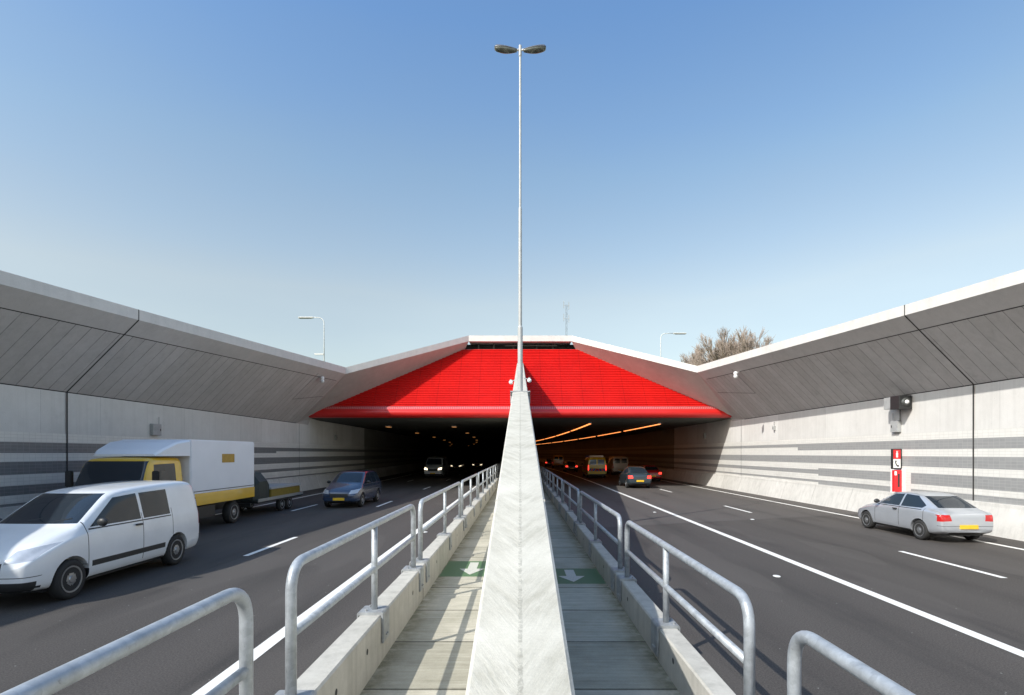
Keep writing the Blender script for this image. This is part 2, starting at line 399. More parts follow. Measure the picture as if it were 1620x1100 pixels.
def round_path(pts, rad, seg=8):
    pts = [Vector(p) for p in pts]; out = [pts[0]]
    for i in range(1, len(pts) - 1):
        a = (pts[i-1] - pts[i]).normalized(); b_ = (pts[i+1] - pts[i]).normalized()
        s, e = pts[i] + a * rad, pts[i] + b_ * rad
        for k in range(seg + 1):
            t = k / seg; out.append(s * (1-t)**2 + pts[i] * 2*t*(1-t) + e * t*t)
    out.append(pts[-1]); return out
def extrude_path(bm, prof, ds, xoff, sgn=1, mi=0, closed=True, caps=True):
    """profile (x,z) pairs or a function of d, swept along +Y through stations ds."""
    rings = []
    for d in ds:
        p = prof(d) if callable(prof) else prof
        rings.append([(sgn * x + xoff(d), d, z) for x, z in p])
    loft(bm, rings, closed, caps, mi)
def cx(d): return -max(0.0, d - 40) ** 2 / 1600.0
zero = lambda d: 0.0
DT = [40, 46, 52, 58, 64, 70, 76, 84, 92, 100, 110, 120, 130, 145, 160, 175, 190, 210, 230, 250, 270]

# ------------------------------------------------------------------ ground and road
bm = bmesh.new(); ds = [-40, 0, 20] + DT
loft(bm, [[(-15.6 + cx(d), d, 0), (15.6 + cx(d), d, 0)] for d in ds], closed=False)
struct(link_mesh('road', bm, M['asphalt']))
bm = bmesh.new()
for s in (-1, 1):
    loft(bm, [[(s*(0.0), d, .022), (s*1.70, d, .022)] for d in [-40, 40]], closed=False)
    loft(bm, [[(cx(d), d, .022), (s*1.70 + cx(d), d, .022)] for d in DT[:10]], closed=False)
bmesh.ops.remove_doubles(bm, verts=bm.verts, dist=1e-4)
struct(link_mesh('walkway', bm, M['walk']))
bm = bmesh.new(); G = 7.0
quad(bm, ((-2500, -600, G), (-15.2, -600, G), (-15.2, 44, G), (-2500, 44, G)))
quad(bm, ((15.2, -600, G), (2500, -600, G), (2500, 44, G), (15.2, 44, G)))
quad(bm, ((-2500, 44, G), (2500, 44, G), (2500, 3000, G), (-2500, 3000, G)))
struct(link_mesh('ground', bm, M['grass']))
bm = bmesh.new()
quad(bm, ((-15.6, -600, -.004), (15.6, -600, -.004), (15.6, -39.9, -.004), (-15.6, -39.9, -.004)))
struct(link_mesh('road', bm, M['asphalt']))

# markings
def line_strip(bm, x, w, d0, d1, z=.005):
    n = max(1, int((d1 - d0) / 6)) if d1 > 38 else 1
    dd = [d0 + (d1 - d0) * i / n for i in range(n + 1)]
    loft(bm, [[(x - w/2 + cx(d), d, z), (x + w/2 + cx(d), d, z)] for d in dd], closed=False)
bm = bmesh.new()
line_strip(bm, -3.36, .20, -30, 200); line_strip(bm, -12.6, .17, -30, 200)
line_strip(bm, 6.37, .20, -30, 200); line_strip(bm, 13.28, .16, -30, 200)
for k in range(-3, 14):
    a = 10.95 + 12.0 * k; line_strip(bm, 9.87, .14, a, a + 3.0)
    a = 13.3 + 12.2 * k; line_strip(bm, -6.80, .14, a, a + 3.0)
    a = 11.4 + 12.2 * k; line_strip(bm, -10.05, .13, a, a + 3.0)
struct(link_mesh('lane_markings', bm, M['line']))
bm = bmesh.new()
for x0, y0, x1, y1 in ((1.95, 18.1, 14.6, 22.6),):
    n = 24; pts = []
    for i in range(n + 1):
        t = i / n; j = random.uniform(-.04, .04)
        pts.append((x0 + (x1-x0)*t, y0 + (y1-y0)*t + j))
    loft(bm, [[(p[0], p[1] - .02, .003), (p[0], p[1] + .025, .003)] for p in pts], closed=False)
struct(link_mesh('road_seam', bm, M['crack']))

# green evacuation panels and arrows on the walkway
for s, y0, y1, lab in ((-1, 11.0, 12.55, 'sunlit green painted panel with white arrow on the left walkway'),
                       (1, 10.4, 11.75, 'shaded green painted panel with white arrow on the right walkway')):
    t = thing('floor_arrow_panel', lab, 'floor marking', (s * .95, (y0+y1)/2, .022), 0, 'green arrow panels on the walkways')
    h = (y1 - y0) / 2
    bm = bmesh.new(); box(bm, -.71, .71, -h, h, .0, .003); link_mesh('green_panel', bm, M['green'], t)
    ah = h * .80; bm = bmesh.new(); ox = s * .10
    pts = [(-.10, ah), (.10, ah), (.10, -.05), (.27, -.05), (0, -ah), (-.27, -.05), (-.10, -.05)]
    lo = [bm.verts.new((x + ox, y, .003)) for x, y in pts]; up = [bm.verts.new((x + ox, y, .006)) for x, y in pts]
    bm.faces.new(up); 
    for i in range(7): bm.faces.new((lo[i], lo[(i+1)%7], up[(i+1)%7], up[i]))
    link_mesh('arrow', bm, M['arrow'], t)

# road studs
studs = [(5.30, 11.1, 'oval white road stud beside the solid line on the right, nearest the camera'),
         (9.87, 10.35, 'white road stud in line with the dashes beside the silver car'),
         (5.78, 23.1, 'small white road stud beside the solid line near the shadow edge'),
         (-3.05, 17.3, 'white road stud inside the solid line on the left road'),
         (8.9, 20.6, 'small white road stud on the right road beyond the seam')]
for x, y, lab in studs:
    bm = bmesh.new()
    bmesh.ops.create_uvsphere(bm, u_segments=14, v_segments=8, radius=.075, matrix=Matrix.Diagonal((1.0, 1.3, .22, 1)))
    o = link_mesh('road_stud', bm, M['lamp_white'], None, True); o.location = (x, y, .008)
    tag(o, lab, 'road stud', 'white road studs')

# ------------------------------------------------------------------ median wall (rising fin)
W = .23
def finH(d): return 1.10 + .203 * d
def fin_prof(d):
    h = finH(d); c = .018
    return [(-W, 0), (-W, h - c), (-W + c, h), (0, h + .008), (W - c, h), (W, h - c), (W, 0)]
fin = thing('median_wall', 'pale concrete median wall rising from the camera to the red tunnel front', 'wall', (0, 0, 0))
bm = bmesh.new(); extrude_path(bm, fin_prof, [-5, 0, 3.7, 3.702, 10, 20, 30, 42.5], zero)
link_mesh('wall', bm, M['fin'], fin)
bm = bmesh.new()
for d in (5.0, 11.5, 18.0, 24.5, 31):
    h = finH(d); box(bm, -W - .002, W + .002, d, d + .012, .03, h + .0015)
link_mesh('joint', bm, M['kerb'], fin)
bm = bmesh.new(); extrude_path(bm, [(-.35, 0), (-.35, 4.95), (.35, 4.95), (.35, 0)], [42.5] + DT[1:], cx)
cw = link_mesh('central_tunnel_wall', bm, M['tunnel'], None)

# ------------------------------------------------------------------ kerbs with handrails
KERB = {-1: (1.68, 1.95, .59), 1: (1.68, 1.91, .43)}
RAILZ = {-1: (1.125, 1.67), 1: (.90, 1.40)}
RX = 1.80
for s in (-1, 1):
    xi, xo, zk = KERB[s]; c = .018
    nm = 'left' if s < 0 else 'right'
    t = thing('median_kerb', 'low concrete kerb wall along the %s walkway under the handrails' % nm, 'kerb', (0, 0, 0), 0, 'kerb walls beside the median')
    bm = bmesh.new()
    pr = [(xi, 0), (xi, zk - c), (xi + c, zk), (xo - c, zk), (xo, zk - c), (xo + .02, 0)]
    extrude_path(bm, pr, [-6, 40] , zero, s); extrude_path(bm, pr, DT[:9], cx, s)
    link_mesh('kerb', bm, M['kerb'], t)
    bm = bmesh.new()
    for y in [3.86, 9.3, 16.3, 22.8, 29.3, 35.8]:
        box(bm, min(s*(xi-.002), s*(xo+.003)), max(s*(xi-.002), s*(xo+.003)), y - .01, y + .01, .03, zk + .002)
    link_mesh('joint', bm, M['joint'], t)
    bm = bmesh.new()       # lifting holes in the inner face
    for y in [2.2, 4.9, 5.9, 8.4, 10.8, 14.3, 18.2, 21.5, 25, 28]:
        vs = [bm.verts.new((s*(xi-.002), y + .035*math.cos(a*math.pi/6), zk*.62 + .035*math.sin(a*math.pi/6))) for a in range(12)]
        bm.faces.new(vs)
    link_mesh('lifting_hole', bm, M['dark'], t)

def bracket_mesh(s, y):
    """folded steel saddle over the kerb with bolts"""
    xi, xo, zk = KERB[s]; bm = bmesh.new(); e = .012; L = .15
    path = [(xo + .004, zk - .02), (xo + .004, zk + .004), (xo + .004 + e, zk - .02)]
    pr = [(xo + .022, zk - .10), (xo + .022, zk + .02), (xo + .005, zk + .036), (xi - .010, zk + .036), (xi - .030, zk + .016), (xi - .030, zk - .34),
          (xi - .006, zk - .34), (xi - .006, zk + .004), (xo + .006, zk + .004), (xo + .006, zk - .10)]
    loft(bm, [[(s * x, yy, z) for x, z in pr] for yy in (y - L, y + L)], True, True)
    bmesh.ops.bevel(bm, geom=[ed for ed in bm.edges if ed.calc_length() > .2], offset=.006, segments=2, affect='EDGES')
    for dy in (-.09, .09):
        bmesh.ops.create_cone(bm, cap_ends=True, segments=6, radius1=.014, radius2=.014, depth=.025, matrix=Matrix.Translation((s*(RX + .075), y + dy, zk + .046)))
        bmesh.ops.create_cone(bm, cap_ends=True, segments=6, radius1=.013, radius2=.013, depth=.02, matrix=Matrix.Translation((s*(xi - .036), y + dy*.3, zk - .26)) @ Matrix.Rotation(R(90), 4, 'Y'))
    return bm
ORD = ['nearest', 'second', 'third', 'fourth', 'fifth', 'sixth', 'seventh', 'eighth', 'ninth', 'tenth', 'eleventh', 'twelfth']
SECT = [(-1.4, 3.53), (4.22, 9.05), (9.68, 16.0), (16.6, 22.5), (23.1, 29.0), (29.6, 35.5), (36.1, 42.0), (42.6, 48.5), (49.1, 55), (55.6, 61.5)]
for s in (-1, 1):
    for i, (a, b_) in enumerate(SECT):
        xi, xo, zk = KERB[s]; zm, zt = RAILZ[s]
        side = 'left' if s < 0 else 'right'
        t = thing('handrail_section', 'galvanised tube handrail bolted on the %s kerb, %s section counting from the camera' % (side, ORD[i]), 'handrail',
                  (s * RX + cx((a+b_)/2), 0, 0), 0, 'handrail sections along the median kerbs')
        n = 18 if i < 3 else 8; rr = .043
        hoop = round_path([(0, a, zk + .03), (0, a, zt), (0, b_, zt), (0, b_, zk + .03)], .24, 10 if i < 3 else 5)
        bm = bmesh.new(); sweep(bm, hoop, rr, n); link_mesh('top_rail', bm, M['galv'], t, True)
        bm = bmesh.new(); sweep(bm, [(0, a + .03, zm), (0, b_ - .03, zm)], .037, n); link_mesh('mid_rail', bm, M['galv'], t, True)
        mid = (a + b_) / 2 + (0 if i else -.2)
        bm = bmesh.new(); sweep(bm, [(0, mid, zk + .03), (0, mid, zt - .02)], .038, n); link_mesh('post', bm, M['galv'], t, True)
        for y in (a, mid, b_):
            bmk = bracket_mesh(s, y); bmesh.ops.translate(bmk, verts=bmk.verts, vec=(-s * RX, 0, 0))
            link_mesh('bracket', bmk, M['bracket'], t)

# ------------------------------------------------------------------ side retaining walls
ZF = {-1: 4.55, 1: 4.80}
def kk(s, d): return (2.17 if s < 0 else 2.09) + (.0497 if s < 0 else .0463) * (d - 13.2)
DW = [-40, -20, 0, 17.6, 36.0]
FH = lambda d: .32 + max(0, (d - 13) / 23) * .12
for s in (-1, 1):
    side = 'left' if s < 0 else 'right'
    t = thing('retaining_wall', ('shaded' if s < 0 else 'sunlit') + ' concrete and tile retaining wall with leaning upper panels, %s side' % side, 'wall', (0, 0, 0), 0, 'retaining walls beside the road')
    zf = ZF[s]
    # vertical wall, continuing into the tunnel
    bm = bmesh.new()
    extrude_path(bm, [(15, 0), (15, zf), (15.6, zf), (15.6, 0)], [-40, 36.0], zero, s)
    extrude_path(bm, [(15, 0), (15, 5.35), (15.6, 5.35), (15.6, 0)], [36.0, 40.0], zero, s)
    extrude_path(bm, [(15, 0), (15, 4.97), (15.6, 4.97), (15.6, 0)], DT[:3], cx, s)
    link_mesh('wall_face', bm, M['wall'], t)
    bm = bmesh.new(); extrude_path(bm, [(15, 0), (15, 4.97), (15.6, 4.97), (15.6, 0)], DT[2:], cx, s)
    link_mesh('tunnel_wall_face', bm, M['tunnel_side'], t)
    # leaning panels + plain strip below the coping
    bm = bmesh.new()
    loft(bm, [[(s*15, d, zf), (s*(15 - (kk(s, d) - .48)), d, zf + kk(s, d) - .48)] for d in DW], closed=False)
    link_mesh('leaning_panel', bm, M['panel'], t)
    bm = bmesh.new()
    loft(bm, [[(s*(15 - (kk(s, d) - .48)), d, zf + kk(s, d) - .48), (s*(15 - kk(s, d)), d, zf + kk(s, d))] for d in DW], closed=False)
    link_mesh('edge_strip', bm, M['strip'], t)
    bm = bmesh.new()
    loft(bm, [[(s*(15 - kk(s, d)), d, zf + kk(s, d)), (s*(15 - kk(s, d)), d, zf + kk(s, d) + FH(d)), (s*15.6, d, zf + kk(s, d) + FH(d) + .02), (s*15.6, d, 4)] for d in DW], closed=False)
    link_mesh('coping', bm, M['coping'], t)
    # joints: groove line between strip and panels, expansion joints
    def on_panel(k, d, off=.004):
        return Vector((s*(15 - k - off*.7), d, zf + k - off*.7))
    def groove(bm, pts, w=.02):
        # pts = (k, d) along the 45 degree panel
        for (k0, d0), (k1, d1) in zip(pts, pts[1:]):
            a, b_ = on_panel(k0, d0), on_panel(k1, d1)
            tdir = (b_ - a).normalized(); nrm = Vector((-s, 0, -1)).normalized(); sd_ = tdir.cross(nrm).normalized() * w
            quad(bm, (a - sd_, a + sd_, b_ + sd_, b_ - sd_))
    bm = bmesh.new()
    groove(bm, [(kk(s, -40) - .48, -40), (kk(s, 35.6) - .48, 35.6)], .016)
    kj = 1.25; dj = 32.4 if s < 0 else 31.4
    groove(bm, [(kj, dj), (kk(s, dj) - .3, dj)], .018); groove(bm, [(kj, dj), (kj + .55, 35.95)], .014)
    for d in (-1.5, 17.75):
        groove(bm, [(0, d), (kk(s, d), d)], .03)
        k = kk(s, d); xj = s*(15 - k - .004)
        quad(bm, ((xj, d-.02, zf+k), (xj, d+.02, zf+k), (xj, d+.02, zf+k+FH(d)), (xj, d-.02, zf+k+FH(d))))
    groove(bm, [(.012, -40), (.012, 35.9)], .02)
    link_mesh('panel_joint', bm, M['joint'], t)
    bm = bmesh.new()
    for d, w in ((-1.5, .025), (17.75, .028), (36.4, .015)):
        xj = s * 14.966
        quad(bm, ((xj, d-w, .9), (xj, d+w, .9), (xj, d+w, zf), (xj, d-w, zf)))
    link_mesh('expansion_joint', bm, M['joint'], t)
    # tiles
    if s > 0:
        greys = [(-40, 29, 2.69, 3.04), (29, 270, 2.86, 3.04), (-40, 270, 2.04, 2.43), (-40, 20.6, 1.375, 1.79), (21.7, 27, 1.42, 1.79), (27, 270, 1.50, 1.72),
                 (-40, 20.6, .90, 1.18), (21.7, 27, .90, 1.20), (27, 270, 1.08, 1.20)]
        top = 3.31
    else:
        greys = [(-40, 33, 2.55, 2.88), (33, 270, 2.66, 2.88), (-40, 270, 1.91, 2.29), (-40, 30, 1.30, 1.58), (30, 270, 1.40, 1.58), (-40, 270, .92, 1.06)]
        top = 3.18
    dsplit = sorted(set([-40, 40] + [g[0] for g in greys] + [g[1] for g in greys] + [d for d in DT if d > 40]))
    bm = bmesh.new()
    for a, b_ in zip(dsplit, dsplit[1:]):
        m_ = (a + b_) / 2
        gs = sorted([(g[2], g[3]) for g in greys if g[0] <= m_ <= g[1]]); z = .88; parts = []
        for g0, g1 in gs:
            if g0 > z: parts.append((z, g0, 0))
            parts.append((g0, g1, 1)); z = g1
        parts.append((z, top, 0))
        for z0, z1, mi in parts:
            if a >= 51: mi += 2  # shade-darkened tile copies deep in the bore
            quad(bm, ((s*14.98 + cx(a), a, z0), (s*14.98 + cx(b_), b_, z0), (s*14.98 + cx(b_), b_, z1), (s*14.98 + cx(a), a, z1)), mi)
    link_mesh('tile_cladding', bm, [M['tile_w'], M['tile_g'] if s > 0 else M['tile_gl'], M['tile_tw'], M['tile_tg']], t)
    bm = bmesh.new()
    extrude_path(bm, [(14.55, 0), (14.62, .22), (14.84, .86), (14.86, .97), (14.99, .98), (14.99, 0)], [-40, 40], zero, s)
    extrude_path(bm, [(14.55, 0), (14.62, .22), (14.84, .86), (14.86, .97), (14.99, .98), (14.99, 0)], DT, cx, s)
    link_mesh('safety_barrier', bm, M['barrier'], t)

# ------------------------------------------------------------------ tunnel portal
E = EYE
portal = thing('tunnel_portal', 'tunnel mouth with red louvred front framed by raking concrete wings', 'tunnel', (0, 38, 0))
def PP(name, bm, mat, smooth=False, recalc=True):
    o = link_mesh(name, bm, mat, portal, smooth, recalc); o.location = (0, -38, 0); return o
zb, zt_, db, dt_ = 3.30 + E, 8.10 + E, 38.2, 42.0
def xlim(z):   # half width of the red front at height z (raking edge hidden by the wings)
    t = (z - (2.62 + E)) / (8.10 - 2.62); return 14.8 + (4.33 - 14.8) * t
N = 34; bm = bmesh.new()
pn = Vector((0, -(zt_ - zb), (dt_ - db))).normalized()      # outward normal
for i in range(N):
    t0, t1 = i / N, (i + 1) / N
    z0, z1 = zb + (zt_-zb)*t0, zb + (zt_-zb)*t1; d0, d1 = db + (dt_-db)*t0, db + (dt_-db)*t1
    o = pn * .075
    xa, xb = xlim(z0) + .12, xlim(z0) + .12
    a = Vector((0, d0, z0)) + o; b2 = Vector((0, d1, z1)) + pn * .004; c0 = Vector((0, d0, z0)) + pn * .004
    quad(bm, ((-xa, a.y, a.z), (xa, a.y, a.z), (xa, b2.y, b2.z), (-xa, b2.y, b2.z)))
    quad(bm, ((-xa, c0.y, c0.z), (xa, c0.y, c0.z), (xa, a.y, a.z), (-xa, a.y, a.z)))
PP('red_louvres', bm, M['red'], recalc=False)
# bullnose band
prof = [(38.20, 5.86), (38.06, 5.85), (37.97, 5.72), (37.93, 5.66)]
bm = bmesh.new(); loft(bm, [[(-xlim(z) - .2, d, z), (xlim(z) + .2, d, z)] for d, z in prof], closed=False)
PP('perforated_strip', bm, M['perf'])
prof = [(37.93, 5.66)] + [(38.12 - .30 * math.sin(a) , 5.36 + .305 * math.cos(a)) for a in [R(x) for x in range(40, 181, 14)]] + [(38.3, 5.05)]
bm = bmesh.new(); loft(bm, [[(-min(14.98, xlim(z) + .2), d, z), (min(14.98, xlim(z) + .2), d, z)] for d, z in prof], closed=False)
PP('red_bullnose', bm, M['red_gloss'], True)
# soffit and ceiling
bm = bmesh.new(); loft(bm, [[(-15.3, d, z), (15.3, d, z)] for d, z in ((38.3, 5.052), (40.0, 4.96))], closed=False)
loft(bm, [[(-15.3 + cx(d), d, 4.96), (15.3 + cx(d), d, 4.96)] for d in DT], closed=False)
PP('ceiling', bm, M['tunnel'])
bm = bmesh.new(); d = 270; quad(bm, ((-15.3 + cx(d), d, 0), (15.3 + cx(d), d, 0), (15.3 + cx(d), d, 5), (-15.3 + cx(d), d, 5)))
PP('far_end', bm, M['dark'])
# solid structure above the ceiling behind the red front
bm = bmesh.new(); box(bm, -15.5, 15.5, 42.3, 46, 5.1, 7.9); box(bm, -4.6, 4.6, 43.2, 47, 7.95, 11.1)
PP('rear_block', bm, M['dark'])
for s in (-1, 1):
    zf = ZF[s]; kc = kk(s, 36.0)
    A = Vector((s*(15 - kc), 36.0, zf + kc)); B = Vector((s*3.98, 41.6, 8.66 + E)); C_ = Vector((s*4.33, 42.05, 8.12 + E)); D_ = Vector((s*14.86, 37.7, 2.60 + E))
    n = 20; bm = bmesh.new()
    rows = []
    for i in range(n + 1):
        t = i / n; p = A.lerp(B, t); q = D_.lerp(C_, t)
        rows.append([p.lerp(q, j / 6) for j in range(7)])
    loft(bm, rows, closed=False)
    Fp = Vector((s*15, 36.0, zf)); F2 = Vector((s*14.995, 38.4, 5.0))
    # corner piece between wall panel and wing
    m1 = 8
    edgeA = [Fp.lerp(A, j / m1) for j in range(m1 + 1)]; edgeB = [D_.lerp(A, j / m1) for j in range(m1 + 1)]
    loft(bm, [edgeA, edgeB], closed=False)
    quad(bm, (Fp, D_, F2, Vector((s*14.995, 38.0, zf))))
    bmesh.ops.remove_doubles(bm, verts=bm.verts, dist=.001)
    PP('wing_panel', bm, M['wing'])
    up0, up1 = Vector((0, 0, FH(36))), Vector((0, 0, .44))
    bm = bmesh.new(); back0, back1 = Vector((s*2.2, 2.0, 0)), Vector((s*.3, 2.2, 0))
    loft(bm, [[A, A + up0, A + up0 + back0, A + back0 + Vector((0, 0, -1.5))], [B, B + up1, B + up1 + back1, B + back1 + Vector((0, 0, -1.5))]], closed=False)
    PP('wing_coping', bm, M['coping'])
bm = bmesh.new()
loft(bm, [[(-3.98, y, z), (3.98, y, z)] for y, z in ((43.6, 8.70+E), (41.6, 8.66+E), (41.6, 9.10+E), (44.0, 9.12+E))], closed=False)
PP('top_beam', bm, M['coping'])
bm = bmesh.new(); quad(bm, ((-4.6, 43.1, 8.0+E), (4.6, 43.1, 8.0+E), (4.6, 43.1, 8.7+E), (-4.6, 43.1, 8.7+E)))
quad(bm, ((-4.6, 42.02, 8.08+E), (4.6, 42.02, 8.08+E), (4.6, 43.1, 8.05+E), (-4.6, 43.1, 8.05+E)))
PP('recess', bm, M['dark'])
bm = bmesh.new()
for x in (-3.3, -2.1, -.55, 1.3, 2.6): box(bm, x - .05, x + .05, 42.6, 42.7, 8.1+E, 8.68+E)
box(bm, -1.2, 2.9, 42.3, 42.38, 8.42+E, 8.48+E); box(bm, -4.2, 4.2, 42.06, 42.14, 8.10+E, 8.14+E)
PP('recess_frame', bm, M['dark_frame'])
cw.parent = portal; cw.location = (0, -38, 0)

# ------------------------------------------------------------------ tunnel lights
def tunnel_light(d, x, L, wdt, mat, lab, grp):
    t = thing('tunnel_light', lab, 'ceiling light', (x + cx(d), d, 4.96), math.atan2(cx(d) - cx(d + 1), 1), grp)
    bm = bmesh.new(); box(bm, -wdt/2 - .03, wdt/2 + .03, -L/2, L/2, -.09, 0); link_mesh('housing', bm, M['grey_box'], t)
    bm = bmesh.new(); box(bm, -wdt/2, wdt/2, -L/2 + .03, L/2 - .03, -.13, -.092); link_mesh('diffuser', bm, mat, t)
    return t
firsts = {}
for x, d0, lab, grp in ((11.1, 43.5, 'glowing orange lamp of the outer strip row on the right tunnel ceiling', 'outer orange lamp row in the right bore'),
                   (5.5, 43.0, 'glowing orange lamp of the inner strip row on the right tunnel ceiling', 'inner orange lamp row in the right bore')):
    src = tunnel_light(d0, x, 1.55, .16, M['sodium'], lab, grp); k = 0
    d = d0
    while d < 190:
        d += 1.75; k += 1
        if k % 9 == 8: continue
        c = copy_tree(src); c.location = (x + cx(d), d, 4.96); c.rotation_euler = (0, 0, math.atan2(cx(d) - cx(d + 1), 1))
for x, lab, grp in ((-11.6, 'small dim orange lamp of the outer row on the left tunnel ceiling', 'outer lamps in the left bore'),
               (-5.8, 'small dim orange lamp of the inner row on the left tunnel ceiling', 'inner lamps in the left bore')):
    for d, o_ in zip((47.5, 62, 78, 96, 116, 140, 170), ('nearest', 'second', 'third', 'fourth', 'fifth', 'sixth', 'farthest')):
        tunnel_light(d, x, .8, .34, M['sodium_dim'], lab.replace('small', o_ + ' small'), grp)

# ------------------------------------------------------------------ lamp post on the median wall
LD = 16.3; LH = finH(LD)
lamp = thing('street_lamp', 'tall grey stepped lamp post with two dark heads standing on the median wall', 'street lamp', (0, LD, LH))
bm = bmesh.new()
zz = [(0, .078), (1.95, .075), (2.0, .055), (5.55, .050), (5.6, .038), (10.15, .033), (10.2, .047), (10.5, .045)]
sweep(bm, [(0, 0, z) for z, r in zz], [r for z, r in zz], 18); link_mesh('pole', bm, M['lamp_pole'], lamp, False)
bm = bmesh.new(); box(bm, -.28, .28, -.10, .10, -.03, .015); box(bm, -.30, -.235, -.09, .09, -.35, .02); box(bm, .235, .30, -.09, .09, -.35, .02)
link_mesh('clamp_plate', bm, M['bracket'], lamp)
bm = bmesh.new()
sweep(bm, [(-.30, -.13, -.10), (0, -.13, -.20), (.30, -.13, -.10)], .018, 8); sweep(bm, [(-.30, -.13, -.04), (.30, -.13, -.04)], .02, 8)
bmesh.ops.create_uvsphere(bm, u_segments=10, v_segments=6, radius=.04, matrix=Matrix.Translation((0, -.14, -.19)))
link_mesh('clamp_band', bm, M['dark_frame'], lamp, True)
for s in (-1, 1):
    h = bpy.data.objects.new('lamp_head', None)
    bm = bmesh.new(); rings = []; rings2 = []
    for t in [i / 12 for i in range(13)]:
        x = .10 + .68 * t
        wy = .16 * math.sin(math.pi * min(1, .12 + t * .83)) ** .6 * (0.45 + .55 * t) if t < .97 else .07
        hz = .045 + .05 * math.sin(math.pi * min(1, .05 + t * .9)) ; ht = (.03 + .085 * t ** .7) * (1 if t < .95 else .5)
        hz *= (1.3 if t < .97 else .7); zc = 10.37 + .05 * t
        rings.append([(s*x, wy*math.cos(a), zc + (ht*math.sin(a))) for a in [math.pi*k/8 for k in range(9)]])
        rings2.append([(s*x, wy*.96*math.cos(a), zc - (hz*math.sin(a))) for a in [math.pi*k/8 for k in range(9)]])
    loft(bm, rings, True, True); hd = link_mesh('lamp_head', bm, M['lamp_top'], lamp, True)
    bm = bmesh.new(); loft(bm, rings2, True, True); link_mesh('lamp_bowl', bm, M['lamp_bowl'], hd, True)
    bpy.data.objects.remove(h)
    bm = bmesh.new(); sweep(bm, [(s*.02, 0, 10.36), (s*.2, 0, 10.39)], .03, 10); link_mesh('arm', bm, M['lamp_white'], lamp, True)
# dome cameras
def dome_cam(loc, lab, r=.085, stack=1, armdir=1):
    t = thing('dome_camera', lab, 'camera', loc, 0, 'white dome cameras')
    bm = bmesh.new()
    for k in range(stack): bmesh.ops.create_uvsphere(bm, u_segments=18, v_segments=12, radius=r, matrix=Matrix.Translation((0, 0, -.17*k)))
    link_mesh('dome', bm, M['white_plastic'], t, True)
    bm = bmesh.new(); sweep(bm, [(0, 0, .05), (armdir * .22, 0, .09)], .02, 8); sweep(bm, [(0, 0, .02), (0, 0, .12)], .045, 10); link_mesh('arm', bm, M['grey_box'], t)
dome_cam((-.38, 22, finH(22) - .12), 'white globe camera on the left side of the median wall behind the lamp post')
dome_cam((.36, 21, finH(21) + .02), 'white globe camera on the right side of the median wall behind the lamp post', armdir=-1)
dome_cam((-12.15, 33.0, 7.15), 'pair of pale globes hanging from the leaning panels of the shaded left wall', .12, 2, -1)
dome_cam((12.35, 30.8, 7.12), 'pair of white globes hanging from the leaning panels of the right wall', .12, 2, 1)
# small post-end plates on the fin
# ------------------------------------------------------------------ wall equipment
t = thing('emergency_post', 'red and white emergency sign box above a narrow red cabinet on the right wall', 'emergency post', (14.96, 21.15, 1.0))
bbox('sign_box', (-.42, 0, -.09, .01, .92, 1.72), M['black'], t, .012)
bm = bmesh.new(); quad(bm, ((-.385, -.094, 1.32), (-.06, -.094, 1.32), (-.06, -.094, 1.68), (-.385, -.094, 1.68)))
sr = link_mesh('red_sign', bm, M['sign_red'], t)
bm = bmesh.new(); quad(bm, ((-.385, -.094, .97), (-.06, -.094, .97), (-.06, -.094, 1.315), (-.385, -.094, 1.315)))
sw = link_mesh('white_sign', bm, M['sign_white'], t)
bm = bmesh.new(); y = -.098    # extinguisher pictogram
quad(bm, ((-.265, y, 1.38), (-.175, y, 1.38), (-.175, y, 1.56), (-.265, y, 1.56)))
quad(bm, ((-.245, y, 1.56), (-.195, y, 1.56), (-.205, y, 1.60), (-.235, y, 1.60)))
quad(bm, ((-.26, y, 1.60), (-.17, y, 1.615), (-.17, y, 1.63), (-.26, y, 1.63)))
link_mesh('extinguisher_symbol', bm, M['sign_white'], sr)
bm = bmesh.new()
ph = [(-.30, 1.25), (-.25, 1.27), (-.235, 1.21), (-.265, 1.19), (-.24, 1.12), (-.19, 1.07), (-.165, 1.09), (-.125, 1.06), (-.15, 1.01), (-.20, 1.01), (-.27, 1.08), (-.31, 1.18)]
bm.faces.new([bm.verts.new((x, y, z)) for x, z in ph]); link_mesh('telephone_symbol', bm, M['black'], sw)
bbox('cabinet', (-.36, 0, -.10, .02, .03, .88), M['sign_red'], t, .015)
bm = bmesh.new(); box(bm, -.19, -.11, -.108, -.101, .22, .74); link_mesh('glass_panel', bm, M['black'], t)
bm = bmesh.new(); box(bm, -.34, -.24, -.108, -.101, .68, .84); link_mesh('label_plate', bm, M['sign_white'], t)
bm = bmesh.new(); box(bm, -.006, .0, -.30, .55, -.06, .95); link_mesh('back_plate', bm, M['sign_white'], t)

